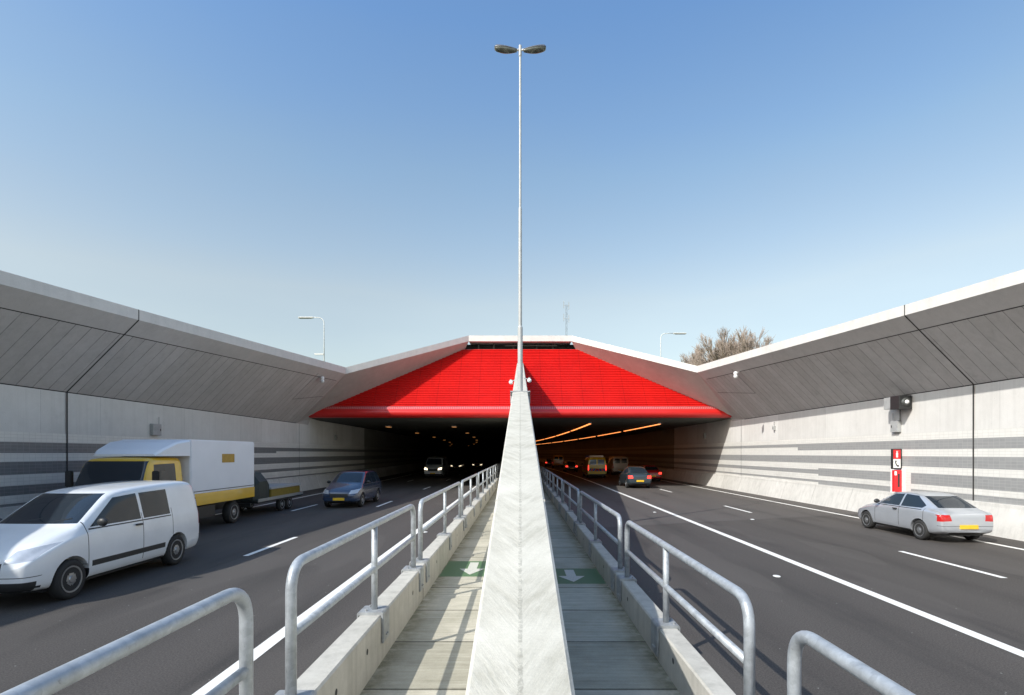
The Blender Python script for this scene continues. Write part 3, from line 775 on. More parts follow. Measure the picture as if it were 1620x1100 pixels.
t.scale = (.88, 1, 1)
t = thing('wall_loudspeaker', 'dark round loudspeaker with grey box fixed under the right overhang', 'loudspeaker', (14.97, 21.0, 4.3))
bbox('mounting_box', (-.46, 0, .05, .45, -.02, .44), M['grey_box'], t, .012)
bbox('speaker_case', (-.50, -.02, -.50, 0.03, -.06, .46), M['black'], t, .02)
bm = bmesh.new(); bmesh.ops.create_cone(bm, cap_ends=True, segments=24, radius1=.17, radius2=.12, depth=.08, matrix=Matrix.Translation((-.26, -.53, .20)) @ Matrix.Rotation(R(90), 4, 'X'))
link_mesh('horn', bm, M['dark_frame'], t, False)
bm = bmesh.new(); bmesh.ops.create_uvsphere(bm, u_segments=16, v_segments=10, radius=.085, matrix=Matrix.Translation((-.26, -.55, .20)))
link_mesh('horn_cap', bm, M['white_plastic'], t, True)
bm = bmesh.new(); sweep(bm, [(-.05, .1, -.02), (-.05, .1, -.5)], .02, 8); link_mesh('cable_pipe', bm, M['dark_frame'], t)
def jbox(loc, w, h, lab, s):
    t = thing('junction_box', lab, 'junction box', loc, 0, 'grey wall boxes')
    x = sorted((0, -s*.14)); bbox('box', (x[0], x[1], -w/2, w/2, 0, h), M['grey_box'], t, .01)
    bm = bmesh.new(); xx = -s*.145; box(bm, min(xx, xx+.008*-s), max(xx, xx+.008*-s), w/2-.09, w/2-.05, h*.4, h*.6); link_mesh('latch', bm, M['black'], t)
    bm = bmesh.new(); sweep(bm, [(-s*.06, w/2 - .04, h), (-s*.06, w/2-.04, h+.3)], .015, 8); link_mesh('conduit', bm, M['grey_box'], t)
jbox((14.99, 21.35, 3.38), .42, .46, 'grey junction box below the loudspeaker on the right wall', 1)
jbox((-14.99, 22.0, 3.27), .5, .47, 'grey junction box on the bare concrete of the shaded left wall', -1)
jbox((14.99, 31.6, 3.9), .12, .25, 'small grey box high on the right wall near the tunnel mouth', 1)
jbox((14.99, 43.5, 3.75), .3, .4, 'small dark box high on the wall just inside the right tunnel bore', 1)
jbox((-14.99, 43.5, 3.6), .3, .4, 'small box high on the wall just inside the left tunnel bore', -1)

# ------------------------------------------------------------------ far lamp posts, mast, trees
def far_lamp(x, d, ztop, arm, lab, second=False):
    t = thing('street_lamp', lab, 'street lamp', (x, d, G), 0, 'distant street lamps'); h = ztop - G
    bm = bmesh.new(); sgn = 1 if arm > 0 else -1
    pts = round_path([(0, 0, 0), (0, 0, h), (arm, 0, h + .05)], .7, 6)
    sweep(bm, pts, [.075] + [.05] * (len(pts) - 1), 10); link_mesh('pole', bm, M['lamp_white'], t, True)
    bm = bmesh.new(); box(bm, min(arm, arm + sgn*1.75), max(arm, arm + sgn*1.75), -.16, .16, h - .06, h + .10)
    bmesh.ops.bevel(bm, geom=bm.edges[:], offset=.06, segments=2, affect='EDGES'); hd = link_mesh('lamp_head', bm, M['lamp_white'], t)
    bm = bmesh.new(); box(bm, min(arm+sgn*.3, arm + sgn*1.6), max(arm+sgn*.3, arm + sgn*1.6), -.12, .12, h - .09, h - .055); link_mesh('lamp_bowl', bm, M['lamp_bowl'], hd)
    if second:
        bm = bmesh.new(); box(bm, -1.05, -.05, -.1, .1, h - 4.15, h - 3.98); link_mesh('lower_arm', bm, M['lamp_white'], t)
far_lamp(-21.9, 60, 214/F*60 + E, -1.15, 'white street lamp with a lower arm beyond the shaded left wall', True)
far_lamp(18.3, 70, 189/F*70 + E, 1.6, 'white curved street lamp beyond the right wing of the tunnel front')
t = thing('radio_mast', 'thin lattice radio mast rising behind the top beam of the tunnel', 'mast', (10.3, 120, G))
bm = bmesh.new(); Hm = 235/F*120 + E - G
for a in range(3):
    x, y = .30*math.cos(a*2.094), .30*math.sin(a*2.094); sweep(bm, [(x, y, 0), (x*.6, y*.6, Hm)], .022, 5)
z = 0; k = 0
while z < Hm - 1:
    a, b_ = k % 3, (k + 1) % 3
    f = 1 - .4*z/Hm
    sweep(bm, [(.3*f*math.cos(a*2.094), .3*f*math.sin(a*2.094), z), (.3*f*math.cos(b_*2.094), .3*f*math.sin(b_*2.094), z + .9)], .016, 4); z += .55; k += 1
link_mesh('lattice', bm, M['dark_frame'], t)
bm = bmesh.new()
for zz_ in (Hm - .3, Hm - 3.2): box(bm, -.7, .7, -.03, .03, zz_, zz_ + .06); box(bm, .5, .62, -.06, .06, zz_ - .8, zz_ + .9); box(bm, -.62, -.5, -.06, .06, zz_ - .5, zz_ + 1.1)
link_mesh('aerials', bm, M['grey_box'], t)

def tree(x, d, height, spread, seed, lab):
    rnd = random.Random(seed); t = thing('bare_tree', lab, 'tree', (x, d, G), 0, 'bare trees beyond the right wall')
    tr = bmesh.new(); cr = bmesh.new()
    sweep(tr, [(0, 0, 0), (.1, 0, height*.18), (.0, .1, height*.34)], [.30, .24, .19], 9); link_mesh('trunk', tr, M['bark'], t)
    def seg(bm, a, b_, r0, r1):
        ax = (b_ - a).normalized(); u = ax.orthogonal().normalized(); w = ax.cross(u)
        p = [a + (u*math.cos(k*2.094) + w*math.sin(k*2.094))*r0 for k in range(3)]; q = [b_ + (u*math.cos(k*2.094) + w*math.sin(k*2.094))*r1 for k in range(3)]
        p = [bm.verts.new(v) for v in p]; q = [bm.verts.new(v) for v in q]
        for k in range(3): bm.faces.new((p[k], p[(k+1)%3], q[(k+1)%3], q[k]))
    def grow(a, dr, L, r, lev):
        b_ = a + dr * L; seg(cr, a, b_, r, r*.7)
        if lev == 0: return
        nb = 3 if lev > 3 else 4
        for k in range(nb):
            nd_ = (dr + Vector((rnd.gauss(0, .42)*spread, rnd.gauss(0, .42)*spread, rnd.gauss(.20, .28)))).normalized()
            s0 = a.lerp(b_, rnd.uniform(.45, 1.0)) if k else b_
            grow(s0, nd_, L * rnd.uniform(.58, .82), max(.021, r*.58), lev - 1)
    base = Vector((0, .0, height*.18))
    for k in range(8):
        a = k*.785 + rnd.uniform(-.3, .3); up = rnd.uniform(.7, 1.6)
        grow(base + Vector((0, 0, height*rnd.uniform(0, .18))), Vector((math.cos(a)*spread, math.sin(a)*spread, up)).normalized(), height*.24, .11, 5)
    link_mesh('crown', cr, M['twig'], t, recalc=False)
TX = lambda px, d: (px - 823) / F * d
for px, d, h, sp, sd_, lab in (
    (1166, 80, 14.0, .62, 3, 'tallest bare brown tree, its tip highest of the clump above the right wall'),
    (1138, 84, 13.8, .62, 5, 'bare brown tree with rounded top just left of the tallest one'),
    (1188, 79, 13.0, .58, 8, 'bare brown tree at the right end of the clump, partly behind the coping'),
    (1110, 88, 12.4, .5, 11, 'narrow lower bare tree left of the main clump'),
    (1086, 92, 10.4, .7, 14, 'small bush-like bare tree at the left end of the clump'),
    (1122, 96, 13.6, .6, 17, 'bare tree filling the dip between the narrow tree and the main clump'),
    (1182, 95, 14.8, .62, 21, 'bare tree standing behind the tallest one, showing through its twigs'),
    (1158, 99, 14.8, .62, 23, 'bare tree at the back of the clump, between the two highest crowns'),
    (1068, 97, 9.4, .7, 26, 'lowest bare shrubby tree just right of the white curved street lamp')):
    tree(TX(px, d), d, h, sp, sd_, lab)

# ------------------------------------------------------------------ vehicles
def inside(poly, x, y):
    c = False; n = len(poly)
    for i in range(n):
        x0, y0 = poly[i]; x1, y1 = poly[(i+1) % n]
        if (y0 > y) != (y1 > y) and x < (x1-x0)*(y-y0)/(y1-y0) + x0: c = not c
    return c
class Shell:
    """body surface from stations; regions are cut out of it as windows, lamps, trims"""
    def __init__(s, st, wheels, wr, subs=2, wx=.55):
        bm = bmesh.new(); rings = []
        for (y, w, zb, zl, wt, zt) in st:
            h = [(w*.80, zb), (w*.97, zb + .07), (w, zb + (zl-zb)*.45), (w*.985, zl - .03), (w*.955, zl), (wt + .02, zt - .10), (wt*.93, zt - .025), (wt*.6, zt)]
            pts = [(x, y, z) for x, z in h] + [(-x, y, z) for x, z in h[::-1]]
            rings.append(pts)
        loft(bm, rings, True, True)
        bmesh.ops.recalc_face_normals(bm, faces=bm.faces)
        me = bpy.data.meshes.new('tmp'); bm.to_mesh(me); bm.free()
        ob = bpy.data.objects.new('tmp', me); COL.objects.link(ob)
        md = ob.modifiers.new('s', 'SUBSURF'); md.levels = subs; md.render_levels = subs
        cut = None
        if wheels:
            cb = bmesh.new()
            for y in wheels:
                for sx in (-1, 1):
                    bmesh.ops.create_cone(cb, cap_ends=True, segments=28, radius1=wr*1.16, radius2=wr*1.16, depth=.7, matrix=Matrix.Translation((sx*(wx+.35), y, wr*1.0)) @ Matrix.Rotation(R(90), 4, 'Y'))
            cm = bpy.data.meshes.new('cut'); cb.to_mesh(cm); cb.free(); cut = bpy.data.objects.new('cut', cm); COL.objects.link(cut)
            b2 = ob.modifiers.new('b', 'BOOLEAN'); b2.object = cut; b2.operation = 'DIFFERENCE'; b2.solver = 'EXACT'
        bpy.context.view_layer.update(); dg = bpy.context.evaluated_depsgraph_get()
        nm = bpy.data.meshes.new_from_object(ob.evaluated_get(dg))
        s.bm = bmesh.new(); s.bm.from_mesh(nm)
        bpy.data.objects.remove(ob); bpy.data.meshes.remove(nm); bpy.data.meshes.remove(me)
        if cut: bpy.data.objects.remove(cut)
        s.bm.normal_update()
    def region(s, axis, poly, pred):
        """axis 'side' -> (y,z); 'end' -> (x,z). returns bmesh of the cut-out faces"""
        bm = s.bm; n = len(poly)
        for i in range(n):
            (a0, b0), (a1, b1) = poly[i], poly[(i+1) % n]
            if axis == 'side': co = Vector((0, a0, b0)); no = Vector((0, b1-b0, -(a1-a0)))
            else: co = Vector((a0, 0, b0)); no = Vector((b1-b0, 0, -(a1-a0)))
            fs = [f for f in bm.faces if pred(f.normal, f.calc_center_median())]
            es = set(e for f in fs for e in f.edges); vs = set(v for f in fs for v in f.verts)
            bmesh.ops.bisect_plane(bm, geom=list(fs) + list(es) + list(vs), plane_co=co, plane_no=no.normalized())
        bm.normal_update(); sel = []
        for f in bm.faces:
            c = f.calc_center_median()
            if pred(f.normal, c) and inside(poly, (c.y if axis == 'side' else c.x), c.z): sel.append(f)
        out = bmesh.new(); mp = {}
        for f in sel:
            vs = []
            for v in f.verts:
                if v.index == -1 or v not in mp: mp[v] = out.verts.new(v.co)
                vs.append(mp[v])
            try: nf = out.faces.new(vs); nf.smooth = True
            except ValueError: pass
        bmesh.ops.delete(bm, geom=sel, context='FACES'); bm.normal_update()
        return out
    def done(s, name, mat, parent): 
        me_o = link_mesh(name, s.bm, mat, parent, True, recalc=False)
        try: me_o.data.set_sharp_from_angle(angle=R(40))
        except Exception: pass
        return me_o
SL = lambda n, c: n.x < -.35
SR = lambda n, c: n.x > .35
FR = lambda n, c: n.y < -.22 and c.y < 0
RE = lambda n, c: n.y > .22 and c.y > 0
def mirror_poly(p): return [(-a, b) for a, b in p]
def put(name, bm, mat, parent):
    if not bm.faces: bm.free(); return None
    return link_mesh(name, bm, mat, parent, True, recalc=False)
_wheel = {}
def wheel(parent, x, y, r, w=.20):
    key = (r, w)
    if key not in _wheel:
        bm = bmesh.new(); n = 28
        pr = [(-w/2+.01, r*.66), (-w/2, r*.72), (-w/2, r*.90), (-w/2+.03, r*.99), (w/2-.03, r*.99), (w/2, r*.90), (w/2, r*.72), (w/2-.01, r*.66)]
        loft(bm, [[(px, pz*math.cos(2*math.pi*k/n), pz*math.sin(2*math.pi*k/n)) for k in range(n)] for px, pz in pr], True, True)
        bmesh.ops.recalc_face_normals(bm, faces=bm.faces); m1 = bpy.data.meshes.new('wheel'); bm.to_mesh(m1); bm.free(); m1.materials.append(M['rubber'])
        for p in m1.polygons: p.use_smooth = len(p.vertices) < 6
        bm = bmesh.new()
        for sd_ in (-1, 1):
            xo = sd_ * (w/2 - .005)
            loft(bm, [[(xo + sd_*dx, q*math.cos(2*math.pi*k/n), q*math.sin(2*math.pi*k/n)) for k in range(n)] for dx, q in ((-.03, r*.68), (.006, r*.67), (.004, r*.60), (-.05, r*.56))], True, False)
            for k in range(5):
                a = 2*math.pi*k/5
                m_ = Matrix.Rotation(a, 4, 'X')
                vs = [m_ @ Vector(p) for p in ((xo+sd_*.002, -.05*r/.3, 0), (xo+sd_*.002, .05*r/.3, 0), (xo-sd_*.012, .04*r/.3, r*.6), (xo-sd_*.012, -.04*r/.3, r*.6))]
                quad(bm, vs)
            bmesh.ops.create_cone(bm, cap_ends=True, segments=16, radius1=r*.2, radius2=r*.16, depth=.03, matrix=Matrix.Translation((xo, 0, 0)) @ Matrix.Rotation(R(90)*sd_, 4, 'Y'))
        m2 = bpy.data.meshes.new('rim'); bm.to_mesh(m2); bm.free(); m2.materials.append(M['rim'])
        _wheel[key] = (m1, m2)
    m1, m2 = _wheel[key]
    o = bpy.data.objects.new('wheel', m1); COL.objects.link(o); o.parent = parent; o.location = (x, y, r)
    q = bpy.data.objects.new('rim', m2); COL.objects.link(q); q.parent = o
    return o
def mirror_part(parent, x, y, z, sx):
    bm = bmesh.new(); bmesh.ops.create_uvsphere(bm, u_segments=12, v_segments=8, radius=.1, matrix=Matrix.Translation((x + sx*.06, y, z)) @ Matrix.Diagonal((1.0, .55, .75, 1)))
    link_mesh('mirror', bm, M['black'], parent, True)

def car(kind, loc, away, mat, label, cat='car', lights=False, plates=True, group=None, win=None):
    root = thing({'hatch': 'hatchback_car', 'mpv': 'family_car', 'van': 'panel_van', 'smallvan': 'small_van'}[kind], label, cat, (loc[0], loc[1], 0), R(180) if away else 0, group)
    if kind == 'hatch':
        st = [(-2.08, .60, .34, .54, .50, .62), (-2.02, .74, .24, .62, .62, .72), (-1.75, .84, .20, .70, .70, .83), (-1.15, .86, .18, .84, .74, .97),
              (-.95, .865, .18, .88, .74, 1.02), (-.20, .87, .18, .92, .62, 1.40), (.0, .87, .18, .93, .62, 1.44), (.6, .87, .18, .94, .61, 1.45), (.98, .87, .18, .945, .60, 1.40),
              (1.30, .865, .19, .95, .61, 1.26), (1.72, .85, .21, .95, .65, 1.05), (1.95, .82, .26, .92, .66, .98), (2.06, .77, .30, .82, .64, .90), (2.10, .68, .36, .60, .56, .68)]
        wh, wr, hw = (-1.32, 1.25), .31, .87
        side = [[(-.72, .985), (-.10, 1.345), (.33, 1.375), (.33, .985)], [(.40, .985), (.40, 1.375), (.90, 1.35), (1.36, 1.08), (1.30, 1.0)]]
        ws = [(-.66, 1.04), (.66, 1.04), (.53, 1.385), (-.53, 1.385)]; rw = [(-.58, 1.04), (.58, 1.04), (.50, 1.35), (-.50, 1.35)]
        hl = [(.44, .60), (.76, .63), (.80, .77), (.50, .73)]; tl = [(.48, .68), (.82, .66), (.82, .86), (.52, .86)]
        grille = [(-.38, .48), (.38, .48), (.40, .62), (-.40, .62)]; fb, rb, hood = -2.085, 2.105, .43
    elif kind == 'mpv':
        st = [(-2.2, .62, .34, .58, .50, .66), (-2.13, .78, .25, .66, .64, .78), (-1.85, .87, .21, .78, .74, .93), (-1.35, .89, .19, .94, .78, 1.08), (-1.15, .89, .19, .97, .78, 1.13),
              (-.35, .90, .19, 1.0, .68, 1.60), (-.1, .90, .19, 1.02, .68, 1.66), (1.1, .90, .19, 1.04, .67, 1.68), (1.8, .89, .20, 1.05, .65, 1.62), (2.05, .88, .22, 1.05, .64, 1.52),
              (2.2, .85, .26, 1.0, .70, 1.08), (2.25, .82, .3, .9, .68, .95), (2.28, .70, .36, .6, .6, .7)]
        wh, wr, hw = (-1.38, 1.35), .33, .90
        side = [[(-.88, 1.08), (-.22, 1.53), (.30, 1.56), (.30, 1.08)], [(.37, 1.08), (.37, 1.56), (1.15, 1.56), (1.15, 1.08)], [(1.22, 1.08), (1.22, 1.56), (1.72, 1.53), (1.88, 1.10)]]
        ws = [(-.70, 1.14), (.70, 1.14), (.58, 1.58), (-.58, 1.58)]; rw = [(-.60, 1.08), (.60, 1.08), (.55, 1.50), (-.55, 1.50)]
        hl = [(.46, .66), (.80, .69), (.84, .88), (.52, .82)]; tl = [(.66, .80), (.86, .80), (.86, 1.25), (.70, 1.25)]
        grille = [(-.40, .52), (.40, .52), (.42, .68), (-.42, .68)]; fb, rb, hood = -2.2, 2.28, .43
    elif kind == 'smallvan':
        st = [(-2.30, .64, .34, .62, .52, .72), (-2.23, .80, .26, .72, .66, .84), (-1.95, .88, .22, .86, .74, 1.00), (-1.40, .90, .20, 1.02, .80, 1.16), (-1.20, .90, .20, 1.05, .80, 1.21),
              (-.45, .91, .20, 1.10, .71, 1.68), (-.2, .91, .20, 1.12, .72, 1.76), (1.2, .91, .20, 1.13, .74, 1.83), (2.1, .90, .21, 1.13, .74, 1.82), (2.24, .89, .22, 1.12, .73, 1.76), (2.30, .87, .26, 1.10, .75, 1.55),
              (2.33, .85, .28, 1.0, .78, 1.2), (2.35, .78, .34, .7, .70, .9)]
        wh, wr, hw = (-1.45, 1.42), .33, .91
        side = [[(-1.00, 1.14), (-.32, 1.60), (.28, 1.64), (.28, 1.14)], [(.36, 1.14), (.36, 1.64), (1.20, 1.66), (1.20, 1.14)]]
        ws = [(-.72, 1.22), (.72, 1.22), (.60, 1.68), (-.60, 1.68)]; rw = [(-.62, 1.15), (.62, 1.15), (.60, 1.62), (-.60, 1.62)]
        hl = [(.46, .72), (.80, .76), (.84, .98), (.52, .90)]; tl = [(.72, .80), (.88, .80), (.86, 1.4), (.74, 1.4)]
        grille = [(-.42, .56), (.42, .56), (.44, .74), (-.44, .74)]; fb, rb, hood = -2.3, 2.35, .45
    else:
        st = [(-2.50, .74, .36, .70, .60, .85), (-2.44, .90, .28, .85, .74, 1.00), (-2.2, .97, .24, 1.00, .80, 1.16), (-1.85, .98, .22, 1.12, .84, 1.30), (-1.70, .98, .22, 1.16, .84, 1.36),
              (-1.10, .99, .22, 1.22, .82, 2.00), (-.85, .99, .22, 1.24, .83, 2.12), (.8, .99, .22, 1.25, .84, 2.18), (2.3, .98, .24, 1.25, .84, 2.16), (2.42, .97, .26, 1.24, .83, 2.08),
              (2.47, .96, .28, 1.22, .86, 1.9), (2.49, .95, .30, 1.0, .88, 1.4), (2.5, .90, .36, .7, .8, .9)]
        wh, wr, hw = (-1.62, 1.35), .34, .99
        side = [[(-1.55, 1.30), (-1.02, 1.90), (-.45, 1.93), (-.45, 1.30)]]
        ws = [(-.80, 1.36), (.80, 1.36), (.70, 1.98), (-.70, 1.98)]; rw = [(-.74, 1.38), (-.08, 1.38), (-.08, 1.90), (-.70, 1.90)]
        hl = [(.52, .84), (.86, .88), (.88, 1.08), (.58, 1.02)]; tl = [(.82, .80), (.94, .80), (.92, 1.35), (.84, 1.35)]
        grille = [(-.46, .70), (.46, .70), (.48, .94), (-.48, .94)]; fb, rb, hood = -2.5, 2.5, .5
    sh = Shell(st, wh, wr, 2, hw - .27)
    parts = []
    g = win or M['glass']
    for p in side:
        parts += [('side_window', sh.region('side', p, SL), g), ('side_window', sh.region('side', p, SR), g)]
    parts.append(('windscreen', sh.region('end', ws, FR), g)); parts.append(('rear_window', sh.region('end', rw, RE), win if (win and kind == 'van') else g))
    if kind == 'van': parts.append(('rear_window', sh.region('end', mirror_poly(rw), RE), g))
    for p in (hl, mirror_poly(hl)): parts.append(('headlight', sh.region('end', p, FR), (M['head_dim'] if loc[1] > 70 else M['head_on']) if (lights and not away) else M['head_off']))
    for p in (tl, mirror_poly(tl)): parts.append(('tail_light', sh.region('end', p, RE), M['tail_on'] if (lights and away) else M['tail_off']))
    parts.append(('grille', sh.region('end', grille, FR), M['black']))
    lowb = [(-.99, .20), (.99, .20), (.99, .44), (-.99, .44)]
    if kind in ('van', 'smallvan'):
        parts.append(('front_bumper', sh.region('end', lowb, FR), M['black'])); parts.append(('rear_bumper', sh.region('end', lowb, RE), M['black']))
        for q in (SL, SR): parts.append(('side_trim', sh.region('side', [(-1.02, .46), (1.0, .46), (1.0, .56), (-1.02, .56)], q), M['black']))
    seams = [(side[0][2][0] + .03, .30, side[0][2][1]), (side[0][0][0] - .10, .30, side[0][2][1])] + ([(side[1][3][0] + .06, .55, side[0][2][1])] if len(side) > 1 else [(1.2, .5, side[0][2][1]), (1.9, .5, side[0][2][1])])
    for ys, z0, z1 in seams:
        for q in (SL, SR): parts.append(('door_seam', sh.region('side', [(ys-.008, z0+.05), (ys+.008, z0+.05), (ys+.008, z1-.38), (ys-.008, z1-.38)], q), M['black']))
    for q in (SL, SR):
        parts.append(('sill', sh.region('side', [(wh[0] + .4, .14), (wh[1] - .4, .14), (wh[1] - .4, .285), (wh[0] + .4, .285)], q), M['black']))
        zb_ = side[0][0][1] - .035
        parts.append(('window_trim', sh.region('side', [(side[0][0][0] - .05, zb_ - .012), (side[-1][-1][0] + .02, zb_ - .012), (side[-1][-1][0] + .02, zb_ + .012), (side[0][0][0] - .05, zb_ + .012)], q), M['black']))
    for q, zz_ in ((FR, hw * .56), (RE, hw * .60)):
        parts.append(('bumper_seam', sh.region('end', [(-hw, zz_), (hw, zz_), (hw, zz_ + .012), (-hw, zz_ + .012)], q), M['black']))
    for q in (() if kind in ('van', 'smallvan') else (FR, RE)): parts.append(('bumper_intake', sh.region('end', [(-.50, .24), (.50, .24), (.55, .34), (-.55, .34)], q), M['black']))
    body = sh.done('body', mat, root)
    for nm, b_, mm in parts: put(nm, b_, mm, root)
    for y in wh:
        for sx in (-1, 1): wheel(root, sx * (hw - .13), y, wr)
    bm = bmesh.new(); box(bm, -hw*.78, hw*.78, fb*.80, rb*.84, .20, .50); link_mesh('underbody', bm, M['black'], root)
    if plates:
        bm = bmesh.new(); box(bm, -.26, .26, fb - .02, fb + .08, hood - .06, hood + .06); link_mesh('number_plate', bm, M['plate'], root)
        bm = bmesh.new(); box(bm, -.26, .26, rb - .09, rb + .02, hood + .02, hood + .14); link_mesh('number_plate', bm, M['plate'], root)
    yw = {'hatch': -.93, 'mpv': -1.13, 'smallvan': -1.19, 'van': -1.68}[kind]; zw = ws[0][1]
    for x_ in (-.45, .08):
        bm = bmesh.new(); sweep(bm, [(x_, yw - .02, zw - .01), (x_ + .48, yw + .12, zw + .075)], .009, 6)
        link_mesh('wiper', bm, M['black'], root)
    zmir = side[0][0][1] + .07
    for sx in (-1, 1): mirror_part(root, sx * hw, side[0][0][0] + .12, zmir, sx)
    if kind in ('van', 'smallvan', 'hatch'):
        z = side[0][0][1] - .10
        for sx in (-1, 1):
            bm = bmesh.new(); x0 = sx * (hw - .012); x1 = sx * (hw + .03)
            box(bm, min(x0, x1), max(x0, x1), side[0][2][0] - .20, side[0][2][0] - .04, z - .02, z + .015); link_mesh('door_handle', bm, M['black'], root)
    return root

# --- left carriageway (towards the camera)
near_van = car('smallvan', (-8.72, 10.85), False, M['p_white'], 'white small van in the left foreground, cut by the picture edge', 'van')
near_van.scale = (1, 1, 1.05)
car('mpv', (-8.35, 26.9), False, M['p_blue'], 'dark blue car with yellow plate approaching out of the left bore', 'car')
car('van', (-8.85, 56.8), False, M['p_white'], 'white van with headlights lit inside the left bore', 'van', True)
car('hatch', (-8.9 + cx(78) * .5, 80), False, M['p_dark'], 'far car in the left bore seen as a pair of warm headlights', 'car', True)
car('hatch', (-6.9, 88), False, M['p_dark'], 'faraway car in the left bore nearest the median, headlights faint', 'car', True)
# --- right carriageway (away from the camera)
sv = car('hatch', (12.55, 17.0), True, M['p_silver'], 'silver hatchback passing close along the right wall', 'car')
sv.scale = (.96, .94, .94)
dk = car('hatch', (8.6, 40.6), True, M['p_teal'], 'dark slate car with red tail lights entering the right bore', 'car', True)
dk.scale = (1.03, 1, 1.08)
car('hatch', (11.75, 49.6), True, M['p_red'], 'red car partly behind the dark slate car at the right bore', 'car', True)
car('van', (11.6, 64.5), True, M['p_cream'], 'cream van ahead of the red car inside the right bore', 'van')
car('hatch', (6.9, 74), True, M['p_dark'], 'dark car with red tail lights ahead of the ambulance', 'car', True)
car('van', (6.6, 95), True, M['p_yellow'], 'tall van tinted yellow for the orange lamp light, far down the right bore, beyond the dark car', 'van')  # yellow paint stands for the orange lamp light falling on this van
car('hatch', (5.55, 103), True, M['p_dark'], 'farthest car in the right bore, two faint red lights beside the handrail', 'car', True)

# ambulance
amb = car('van', (7.75, 56.6), True, M['p_amb'], 'yellow ambulance with red and blue striped rear inside the right bore', 'ambulance', True, win=M['blue_glass'])
amb.name = 'ambulance'
bm = bmesh.new(); box(bm, -.72, .72, 1.75, 2.1, 2.14, 2.32); bmesh.ops.bevel(bm, geom=bm.edges[:], offset=.04, segments=2, affect='EDGES'); link_mesh('roof_box', bm, M['sign_white'], amb)
bm = bmesh.new(); box(bm, -.78, .78, -.95, -.55, 2.08, 2.28); link_mesh('light_bar', bm, M['st_blue'], amb)
bm = bmesh.new()
for i in range(-4, 5):
    x = i * .20; mi = i % 2
    quad(bm, ((x - .10, 2.515, .72), (x + .10, 2.515, .72), (x + .10 + (.16 if i < 0 else -.16 if i > 0 else 0), 2.515, 1.00), (x - .10 + (.16 if i < 0 else -.16 if i > 0 else 0), 2.515, 1.00)), mi)
link_mesh('rear_stripes', bm, [M['st_blue'], M['st_red']], amb)
bm = bmesh.new()
for sx in (-1, 1):
    x0 = sx*.992; x1 = sx*1.002
    box(bm, min(x0, x1), max(x0, x1), -1.0, 2.2, .86, 1.02)
link_mesh('side_stripe', bm, M['st_red'], amb)
# --- slate car wheels note: box truck
tk = thing('box_truck', 'box truck with yellow cab and white box edged in yellow, beside the shaded left wall', 'truck', (-11.45, 17.5, 0))
# local: front -y. cab from -3.3 to -.8, box from -.6 to 3.4
st = [(-3.30, .92, .42, 1.0, .86, 1.30), (-3.27, 1.02, .36, 1.15, .94, 1.50), (-3.2, 1.05, .34, 1.22, .96, 1.62), (-2.75, 1.06, .34, 1.25, .93, 2.34), (-2.6, 1.06, .34, 1.26, .92, 2.44),
      (-1.0, 1.06, .34, 1.26, .92, 2.46), (-.86, 1.06, .36, 1.26, .93, 2.42), (-.82, 1.04, .40, 1.26, .93, 2.35)]
CS = lambda y: -.82 + (y + .82) * .76
st = [(CS(a_[0]),) + a_[1:] for a_ in st]
sh = Shell(st, (-1.95,), .40, 2, .70)
parts = [('side_window', sh.region('side', [(-2.25, 1.36), (-2.08, 2.22), (-1.15, 2.24), (-1.15, 1.36)], q), M['glass']) for q in (SL, SR)]
parts.append(('windscreen', sh.region('end', [(-.97, 1.34), (.97, 1.34), (.88, 2.32), (-.88, 2.32)], FR), M['glass']))
parts.append(('grille', sh.region('end', [(-.55, .75), (.55, .75), (.55, 1.05), (-.55, 1.05)], FR), M['black']))
for p in ([(.62, .70), (.94, .70), (.94, .95), (.66, .95)], [(-.62, .70), (-.94, .70), (-.94, .95), (-.66, .95)]): parts.append(('headlight', sh.region('end', p, FR), M['head_off']))
cab = sh.done('cab', M['p_yellow'], tk)
for nm, b_, mm in parts: put(nm, b_, mm, tk)
bm = bmesh.new(); box(bm, -1.10, 1.10, -.62, 3.42, 1.22, 2.98); bmesh.ops.bevel(bm, geom=bm.edges[:], offset=.03, segments=2, affect='EDGES'); bx = link_mesh('cargo_box', bm, M['p_box'], tk)
bm = bmesh.new(); box(bm, -1.104, 1.104, -.60, 3.424, .86, 1.24); link_mesh('yellow_skirt', bm, M['p_yellow'], tk)
bm = bmesh.new(); box(bm, -1.108, 1.108, -.60, 3.426, 1.30, 1.325); link_mesh('black_line', bm, M['black'], bx)
bm = bmesh.new(); box(bm, 1.10, 1.108, 1.15, 1.95, 2.22, 2.52); link_mesh('yellow_patch', bm, plain('dull_ochre_panel', (.42, .26, .04), .5), bx)
bm = bmesh.new(); 
rings = [[(-w, y, z0), (w, y, z0), (w, y, (z0 + z1)/2), (w, y, z1 - .05), (w - .06, y, z1), (-w + .06, y, z1), (-w, y, z1 - .05), (-w, y, (z0 + z1)/2)] for y, w, z0, z1 in ((-1.95, .90, 2.46, 2.52), (-1.75, .98, 2.46, 2.66), (-1.2, 1.05, 2.46, 2.88), (-.625, 1.09, 2.46, 2.96))]
loft(bm, rings, True, True); link_mesh('wind_deflector', bm, M['p_box'], tk)
bm = bmesh.new(); box(bm, -.45, .45, -2.4, 3.3, .50, .84); box(bm, .55, 1.0, -.5, .9, .42, .80); box(bm, -1.0, -.55, -.5, .9, .42, .80); box(bm, -1.0, 1.0, 3.3, 3.4, .45, .6); link_mesh('chassis', bm, M['black'], tk)
for y in (-1.95, 2.1):
    for sx in (-1, 1): wheel(tk, sx * .90, y, .40, .26)
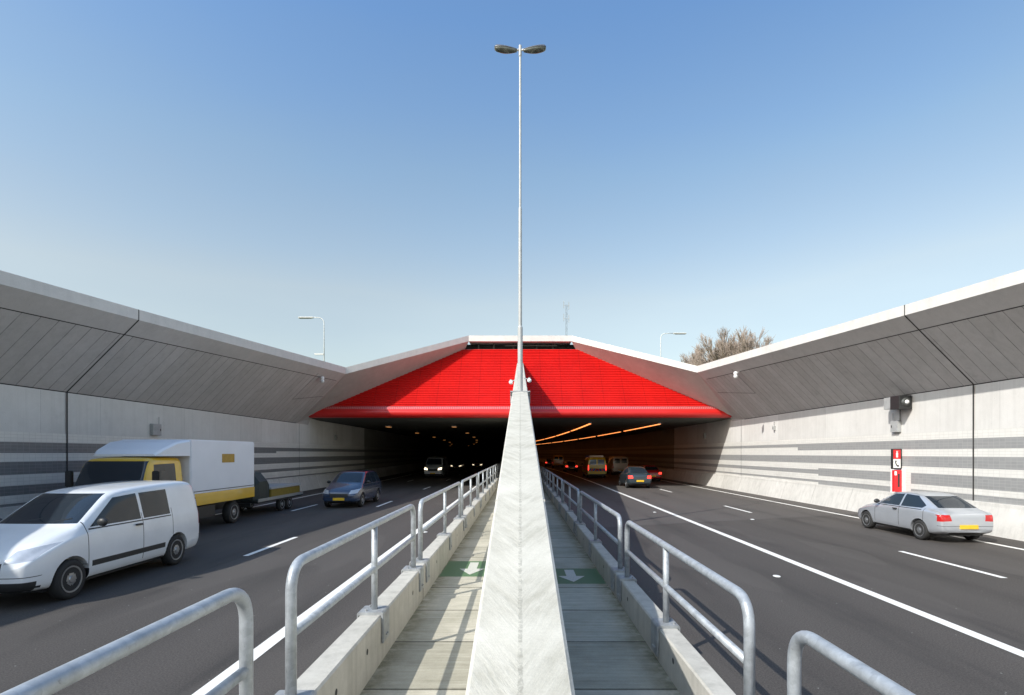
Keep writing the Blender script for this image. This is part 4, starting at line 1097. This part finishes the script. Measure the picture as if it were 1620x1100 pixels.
for sx in (-1, 1):
    bm = bmesh.new(); box(bm, sx*1.22 - .1, sx*1.22 + .1, -2.45, -2.36, 1.6, 2.05); bmesh.ops.bevel(bm, geom=bm.edges[:], offset=.02, segments=2, affect='EDGES'); link_mesh('mirror', bm, M['black'], tk)
bm = bmesh.new(); box(bm, -.26, .26, -2.74, -2.68, .50, .62); link_mesh('number_plate', bm, M['plate'], tk)

# --- low trailer behind the truck
tr = thing('trailer', 'low dark trailer with a dull yellow box load right behind the box truck', 'trailer', (-11.5, 23.6, 0))
bm = bmesh.new(); box(bm, -1.0, 1.0, -2.1, 2.3, .52, .62); box(bm, -.06, .06, -3.0, -2.1, .48, .56); link_mesh('deck', bm, M['black'], tr)
bm = bmesh.new()
for a, b_ in (((1.0, -2.1), (1.03, 2.3)), ((-1.03, -2.1), (-1.0, 2.3))): box(bm, a[0], b_[0], a[1], b_[1], .58, .70)
link_mesh('side_rail', bm, M['rail_grey'], tr)
bm = bmesh.new(); box(bm, -.95, .97, -.9, 2.1, .625, 1.02); bmesh.ops.bevel(bm, geom=bm.edges[:], offset=.03, segments=2, affect='EDGES'); bx2 = link_mesh('load_box', bm, plain('dull_yellow_paint', (.20, .15, .02), .6), tr)
bm = bmesh.new(); box(bm, -.98, 1.0, -.93, 2.13, 1.02, 1.10); link_mesh('lid', bm, M['grey_box'], bx2)
bm = bmesh.new(); rings = []
for y, w, h in ((-2.0, .75, 1.45), (-1.8, .92, 1.72), (-1.2, .95, 1.75), (-.95, .92, 1.5), (-.93, .8, 1.1)):
    rings.append([(-w, y, .63), (-w, y, h*.8), (-w*.7, y, h), (w*.7, y, h), (w, y, h*.8), (w, y, .63)])
loft(bm, rings, True, True); link_mesh('tarpaulin', bm, plain('dark_tarpaulin', (.03, .04, .035), .6), tr)
for y in (.2, .95):
    for sx in (-1, 1): wheel(tr, sx * .88, y, .30, .18)
for sx in (-1, 1):
    bm = bmesh.new(); box(bm, sx*.88 - .13, sx*.88 + .13, -.2, 1.35, .49, .52); link_mesh('mudguard', bm, M['black'], tr)
for sx in (-1, 1):
    bm = bmesh.new(); box(bm, sx*.85 - .12, sx*.85 + .12, 2.3, 2.34, .60, .70); link_mesh('tail_light', bm, M['tail_off'], tr)
